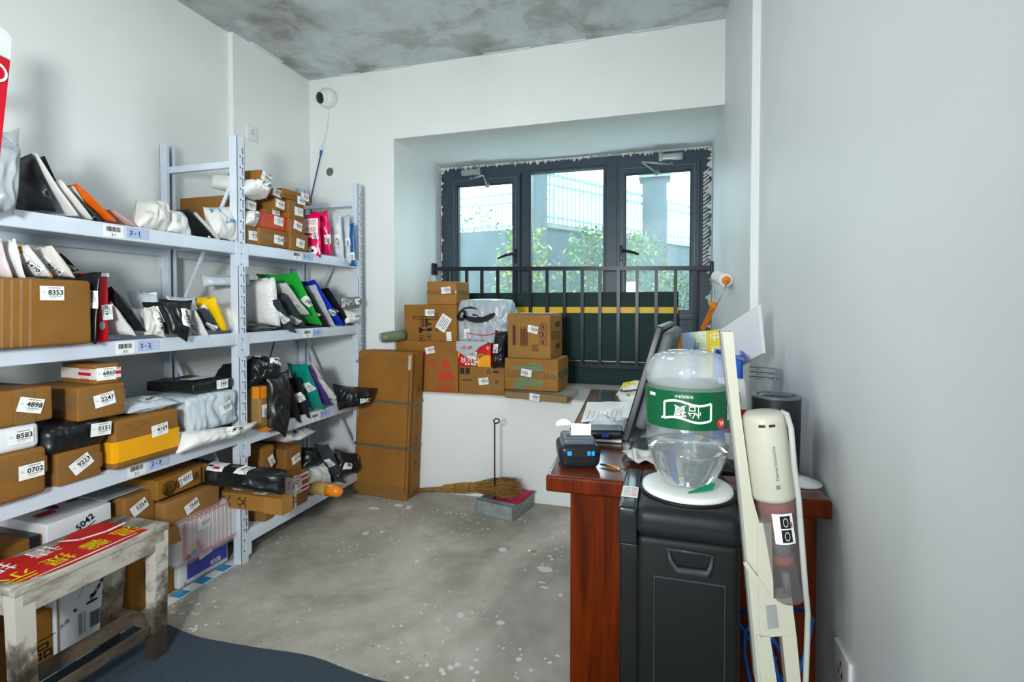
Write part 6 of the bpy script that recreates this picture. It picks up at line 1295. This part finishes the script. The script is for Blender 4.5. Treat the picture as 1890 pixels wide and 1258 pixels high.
pouch('small black and green packet behind the bottle on the dispenser', [(.1, 1.11, dz + .012), (.15, 1.11, dz + .012), (.15, 1.16, dz + .03), (.1, 1.16, dz + .03)], .02, BK(), name='packet', cat='packet', wr=.5)

# ================================================================== UPRIGHT VACUUM CLEANER
yv = .865
VW = flat('vacuum_cream', '#c4c3b2', .35, 0, .015); VG = flat('vacuum_grey', '#9a9d9a', .4)
def P(u, v, dy=0): return at(u, v, y=yv + dy)
vf = at(1500, 1258, y=yv)
vac = thing('vacuum_cleaner', (.27, yv, 0), 'cream upright vacuum cleaner leaning between the dispenser and the wall', 'vacuum cleaner')
dn = (P(1397, 1258) - P(1331, 612)).normalized()
ft = P(1440, 1258); kf = ft.z / -dn.z
foot = ft + dn * kf
m = MB(); m.prism([P(1333, 612), P(1353, 612), P(1366, 752), P(1388, 914), P(1402, 965), P(1424, 1105), P(1412, 1258), P(1399, 1258), P(1368, 914)], (0, .03, 0)); m.build('handle_spine', VW, vac)
m = MB(); m.prism([P(1329, 610, .005), P(1334, 610, .005), P(1369, 914, .005), P(1400, 1258, .005), P(1394, 1258, .005), P(1364, 914, .005)], (0, .022, 0)); m.build('side_trim', VG, vac)
# motor housing
ta, tb_ = P(1408, 764, .01), P(1427, 916, .01); axv = (tb_ - ta); L = axv.length; r0 = (P(1449, 764) - P(1368, 764)).length / 2
m = MB(); m.lathe(ta, axv, [(0, -.004), (r0 * .8, -.004), (r0 * .96, .002), (r0, .01), (r0 * 1.0, L - .006), (r0 * .97, L), (0, L)], 40); mh = m.build('motor_housing', VW, vac)
axn = axv.normalized(); sdn = V((1, 0, 0)) - axn * axn.x; sdn.normalize(); frn = sdn.cross(axn); frn = frn if frn.y < 0 else -frn
def vcyl(x, y, l): a = x / r0; return ta + axn * (L / 2 - y) + (frn * math.cos(a) + sdn * math.sin(a)) * (r0 * 1.0 + l)
m = MB(); lay(m, vcyl, 'Deerma SuctionOne', .004, -.004, None, .052, math.pi / 2, 0, .0008); rect(m, vcyl, .004, -.04, .006, .006, 0, 0, .0008)
rect(m, vcyl, -.008, L / 2 - .012, .009, .004, 0, 1, .0008); rect(m, vcyl, .006, L / 2 - .012, .009, .004, 0, 1, .0008); m.build('lettering', [flat('grey_lettering', '#7f827c', .5), flat('vent_brown', '#3a2420', .5)], mh, fix=False)
# dust cup
ca, cb = P(1430, 918, .01), P(1456, 1104, .01); cv = cb - ca; L2 = cv.length; r2 = (P(1467, 925) - P(1393, 925)).length / 2
def smoke():
    t = NT('smoky_clear_cup'); t.set(Base_Color='#6f6b6c', Roughness=.1, Alpha=.5); return t.m
m = MB(); m.lathe(ca, cv, [(r2 * .98, 0), (r2, .01), (r2 * .92, L2 * .6), (r2 * .86, L2 * .97), (r2 * .7, L2), (0, L2)], 36); cup = m.build('dust_cup', smoke(), vac)
PKF = flat('filter_pink', '#c9675c', .5)
m = MB(); m.lathe(ca, cv, [(0, .001), (r2 * .9, .001), (r2 * .88, L2 * .14), (r2 * .55, L2 * .2), (r2 * .55, L2 * .34), (0, L2 * .34)], 28); m.build('pink_filter_head', PKF, cup)
m = MB(); m.lathe(ca + cv * .34, cv, [(0, 0), (r2 * .48, 0), (r2 * .44, L2 * .22), (0, L2 * .22)], 24); m.build('grey_filter', flat('filter_grey', '#8d9094', .5), cup)
m = MB(); m.lathe(ca + cv * .56, cv, [(0, 0), (r2 * .5, 0), (r2 * .54, L2 * .08), (0, L2 * .09)], 24); m.build('pink_filter_ring', PKF, cup)
m = MB(); m.lathe(ca + cv * .74, cv, [(0, 0), (r2 * .2, 0), (r2 * .2, L2 * .2), (0, L2 * .2)], 12); m.build('inner_pipe', VG, cup)
cn = cv.normalized(); s2 = V((1, 0, 0)) - cn * cn.x; s2.normalize(); f2 = s2.cross(cn); f2 = f2 if f2.y < 0 else -f2
def ccyl(x, y, l): a = x / r2; return ca + cn * (L2 * .24 - y) + (f2 * math.cos(a) + s2 * math.sin(a)) * (r2 * .985 + l)
m = MB(); rect(m, ccyl, .003, 0, .029, .046, 0, 0, .0012, 4, 1); rect(m, ccyl, .0055, .0105, .014, .019, 0, 1, .002, 2, 1); rect(m, ccyl, .0055, -.0105, .014, .019, 0, 1, .002, 2, 1); rect(m, ccyl, .014, .006, .0016, .008, 0, 2, .002)
for k in (-1, 1):
    for j in range(10):
        a = 6.283 * j / 10; b = 6.283 * (j + 1) / 10; g = lambda a, r: ccyl(.0055 + r * .5 * math.cos(a), k * .0105 + r * math.sin(a), .0026); m.add([g(a, .007), g(b, .007), g(b, .0058), g(a, .0058)], [(0, 1, 2, 3)], 3)
m.build('instruction_sticker', [PAPER, INK, RP, PAPER], cup, fix=False)
# lower body: fork and release button
m = MB(); m.prism([P(1398, 965, -.004), P(1424, 965, -.004), P(1428, 1105, -.004), P(1462, 1103, -.004), P(1464, 1125, -.004), P(1470, 1172, -.004), P(1404, 1176, -.004), P(1400, 1120, -.004)], (0, .03, 0))
lwl = P(1404, 1176, -.004)
for (a, b, c_, d_) in ((1396, 1421, 1405, 1434), (1443, 1470, 1452, 1478)):
    q0, q1, q2, q3 = P(a, 1172, -.004), P(b, 1172, -.004), P(d_, 1258, -.004), P(c_, 1258, -.004); v0, v1 = (q3 - q0), (q2 - q1); k0 = q0.z / -v0.z - .08; k1 = q1.z / -v1.z - .08
    m.prism([q0, q1, q1 + v1 * k1 * 1.0, q0 + v0 * k0 * 1.0], (0, .03, 0))
m.build('lower_body', VW, vac)
m = MB(); m.prism([P(1414, 1119, -.0065), P(1432, 1117, -.0065), P(1437, 1158, -.0065), P(1418, 1161, -.0065)], (0, .004, 0)); m.build('release_button', VG, vac)
m = MB(); m.prism([P(1372, 1040, -.006), P(1378, 1036, -.006), P(1420, 1094, -.006), P(1414, 1100, -.006)], (0, .004, 0)); m.build('cord_hook', VW, vac)
m = MB(); m.rbox((foot.x - .075, yv - .1, .0), (.15, 0, 0), (0, .16, 0), (0, 0, .06), .02); m.build('floor_head', VW, vac)
m = MB(); m.tube([P(1440, 768, .01), P(1445, 760, .01), P(1452, 764, .0), P(1460, 790, -.01), P(1466, 860, -.015), P(1474, 920, -.02), P(1480, 1000, -.02), P(1486, 1080, -.01), P(1491, 1130, 0), P(1489, 1200, 0), P(1487, 1258, 0), P(1487, 1258, 0) + V((-.004, 0, -.25)), (.3, yv + .02, .01)], .0042, 8); m.build('power_cord', flat('cord_grey', '#b9bcb6', .4), vac)
m = MB(); m.tube([P(1439, 772, .01), P(1445, 760, .01)], [.007, .006], 8); m.build('cord_grip', flat('cord_grey', '#b9bcb6', .4), vac)
# tangle of blue cable on the floor behind
m = MB(); rnd = random.Random(2); pts = []
for k in range(70):
    a = k * .52; pts.append((.215 + .07 * math.cos(a) * (.7 + .3 * math.sin(k * .37)), 1.1 + .09 * math.sin(a), .32 + .28 * math.sin(k * .21) + .03 * math.cos(a * 1.7)))
m.tube(pts, .004, 6); o = m.build('cable_coil', flat('bright_blue_cable', '#1553a8', .35), None, (.215, 1.1, .01)); tag(o, 'loose coil of blue network cable behind the vacuum cleaner', 'cable')
# ================================================================== OUTSIDE THE WINDOW
STONE = flat('pale_render', '#465257', .8, 0, .05); COP = flat('coping_stone', '#747876', .7); FEN = flat('pale_metal_fence', '#7b949a', .5, 0, .02)
m = MB(); m.box((-14, 4.7, -.06), (10, 16, -.05)); struct(m.build('ground_outside', flat('outdoor_soil', '#4f534c', .9)))
wdr = V((.55, .835, 0)).normalized(); w0 = V((-1.42, 5.84, 0)); wn = V((-wdr.y, wdr.x, 0))
def wall(label, p, d, L, z, name='retaining_wall'):
    m = MB(); m.obox(p, d * L, wn * .22, (0, 0, z)); t = m.build(name, STONE, None, p + d * L / 2); tag(t, label, 'wall')
    m = MB(); m.obox(p - wn * .03 + V((0, 0, z)), d * L, wn * .28, (0, 0, .06)); m.build('coping', COP, t); return t
wall('pale rendered garden wall seen through the middle and right panes', w0 + wdr * .05, wdr, 5.2, 2.14)
q = V((-6.2, 7.0, 0)); d2 = V((1, -.12, 0)).normalized()
m = MB(); m.obox(q, d2 * 4.9, V((0, .2, 0)), (0, 0, 2.22)); t = m.build('retaining_wall', STONE, None, q + d2 * 2.4); tag(t, 'pale garden wall with dark stains seen through the left pane', 'wall')
m = MB()
for k in range(6): m.box((-3.4 + .28 * k, 6.62 - .03 * k, 1.3 + .1 * (k % 3)), (-3.34 + .28 * k, 6.64 - .03 * k, 2.0))
def pil(p, z, label):
    m = MB(); m.box((p.x - .17, p.y - .17, 0), (p.x + .17, p.y + .17, z)); o = m.build('gate_pillar', STONE, None, (p.x, p.y, 0)); tag(o, label, 'pillar')
    m = MB(); m.box((p.x - .22, p.y - .22, z), (p.x + .22, p.y + .22, z + .08)); m.build('cap', COP, o)
pil(w0 - wdr * .12, 3.4, 'stone pillar at the left of the middle pane'); pil(w0 + wdr * 2.35, 3.05, 'capped stone pillar behind the right pane')
def fence(label, p, d, L, z0, z1, n):
    t = thing('iron_fence', p + d * L / 2 + V((0, 0, z0)), label, 'fence')
    for zz in (z0 + .08, z1 - .16, z1 - .04): m = MB(); m.obox(p + V((0, 0, zz)), d * L, wn * .03, (0, 0, .03)); m.build('rail', FEN, t)
    for k in range(n + 1): m = MB(); c = p + d * (L * k / n); m.box((c.x - .009, c.y - .009, z0), (c.x + .009, c.y + .009, z1)); m.build('picket', FEN, t)
fence('pale iron fence on the garden wall in the middle pane', w0 + wdr * .2 + wn * .08, wdr, 2.0, 2.2, 2.84, 26)
fence('pale iron fence beyond the capped pillar in the right pane', w0 + wdr * 2.6 + wn * .08, wdr, 2.4, 2.2, 2.84, 24)
fence('pale iron fence on the stained wall in the left pane', q + V((1.6, .1, 0)), d2, 3.2, 2.22, 2.78, 30)
# neighbouring louvred facade on the right
t = thing('louvred_screen', (.6, 5.6, 0), 'pale blue louvred facade at the right edge of the right pane', 'facade')
m = MB(); m.box((.42, 4.9, 0), (.62, 6.4, 3.4)); m.build('side_wall', flat('blue_facade', '#55747f', .7), t)
for k in range(34): z = .9 + .07 * k; m = MB(); m.obox((.3, 4.85, z), (.12, 0, .05), (0, .5, 0), (0, .0, .012)); m.build('louvre', flat('louvre_white', '#8c9a9f', .5), t)
# shrubs
LEAF = [flat('leaf_green', '#6d9159', .6, 0, .1), flat('leaf_yellow', '#a2b058', .6, 0, .1), flat('leaf_deep', '#527a4a', .6, 0, .1)]
def shrub(label, x, y, r, z0, z1, n, seed, weights):
    rnd = random.Random(seed); t = thing('garden_shrub', (x, y, -.05), label, 'shrub', 'shrubs outside the window')
    m = MB(); 
    for k in range(9):
        a = rnd.uniform(0, 6.28); tip = V((x + r * .7 * math.cos(a), y + r * .7 * math.sin(a), rnd.uniform(z0 + .3, z1))); m.tube([(x + .05 * math.cos(a), y + .05 * math.sin(a), -.05), (x + r * .3 * math.cos(a), y + r * .3 * math.sin(a), (z0 + tip.z) / 2), tip], [.014, .009, .003], 5)
    m.build('stems', flat('shrub_stem', '#6b5a44', .8), t)
    m = MB()
    for k in range(n):
        a = rnd.uniform(0, 6.28); zz = rnd.random(); rr = r * math.sqrt(rnd.random()) * (1 - .55 * zz ** 2); c = V((x + rr * math.cos(a), y + rr * math.sin(a), z0 + (z1 - z0) * zz))
        d = V((rnd.uniform(-1, 1), rnd.uniform(-1, 1), rnd.uniform(-.7, .5))).normalized(); s_ = d.cross(V((rnd.uniform(-.4, .4), rnd.uniform(-.4, .4), 1))).normalized(); l = rnd.uniform(.05, .09); w = l * .22
        m.add([c, c + d * l * .5 + s_ * w, c + d * l - V((0, 0, .01)), c + d * l * .5 - s_ * w], [(0, 1, 2, 3)], rnd.choices((0, 1, 2), weights)[0])
    m.build('foliage', LEAF, t, fix=False)
shrub('yellowish leafy shrub between the left and middle panes', -1.35, 4.95, .42, .7, 2.0, 1100, 1, (2, 3, 1))
shrub('bushy green shrub low in the middle pane', -.68, 5.3, .55, .6, 2.02, 1500, 2, (3, 1, 2))
shrub('green shrub in the left half of the right pane', -.2, 5.2, .36, .6, 1.95, 900, 3, (3, 1, 2))
shrub('sunlit shrub in front of the right pane', .12, 5.6, .36, .5, 1.6, 800, 4, (2, 2, 1))
shrub('dark leafy shrub behind the fence in the left pane', -2.75, 7.6, .6, 1.6, 2.75, 900, 5, (2, 1, 3))
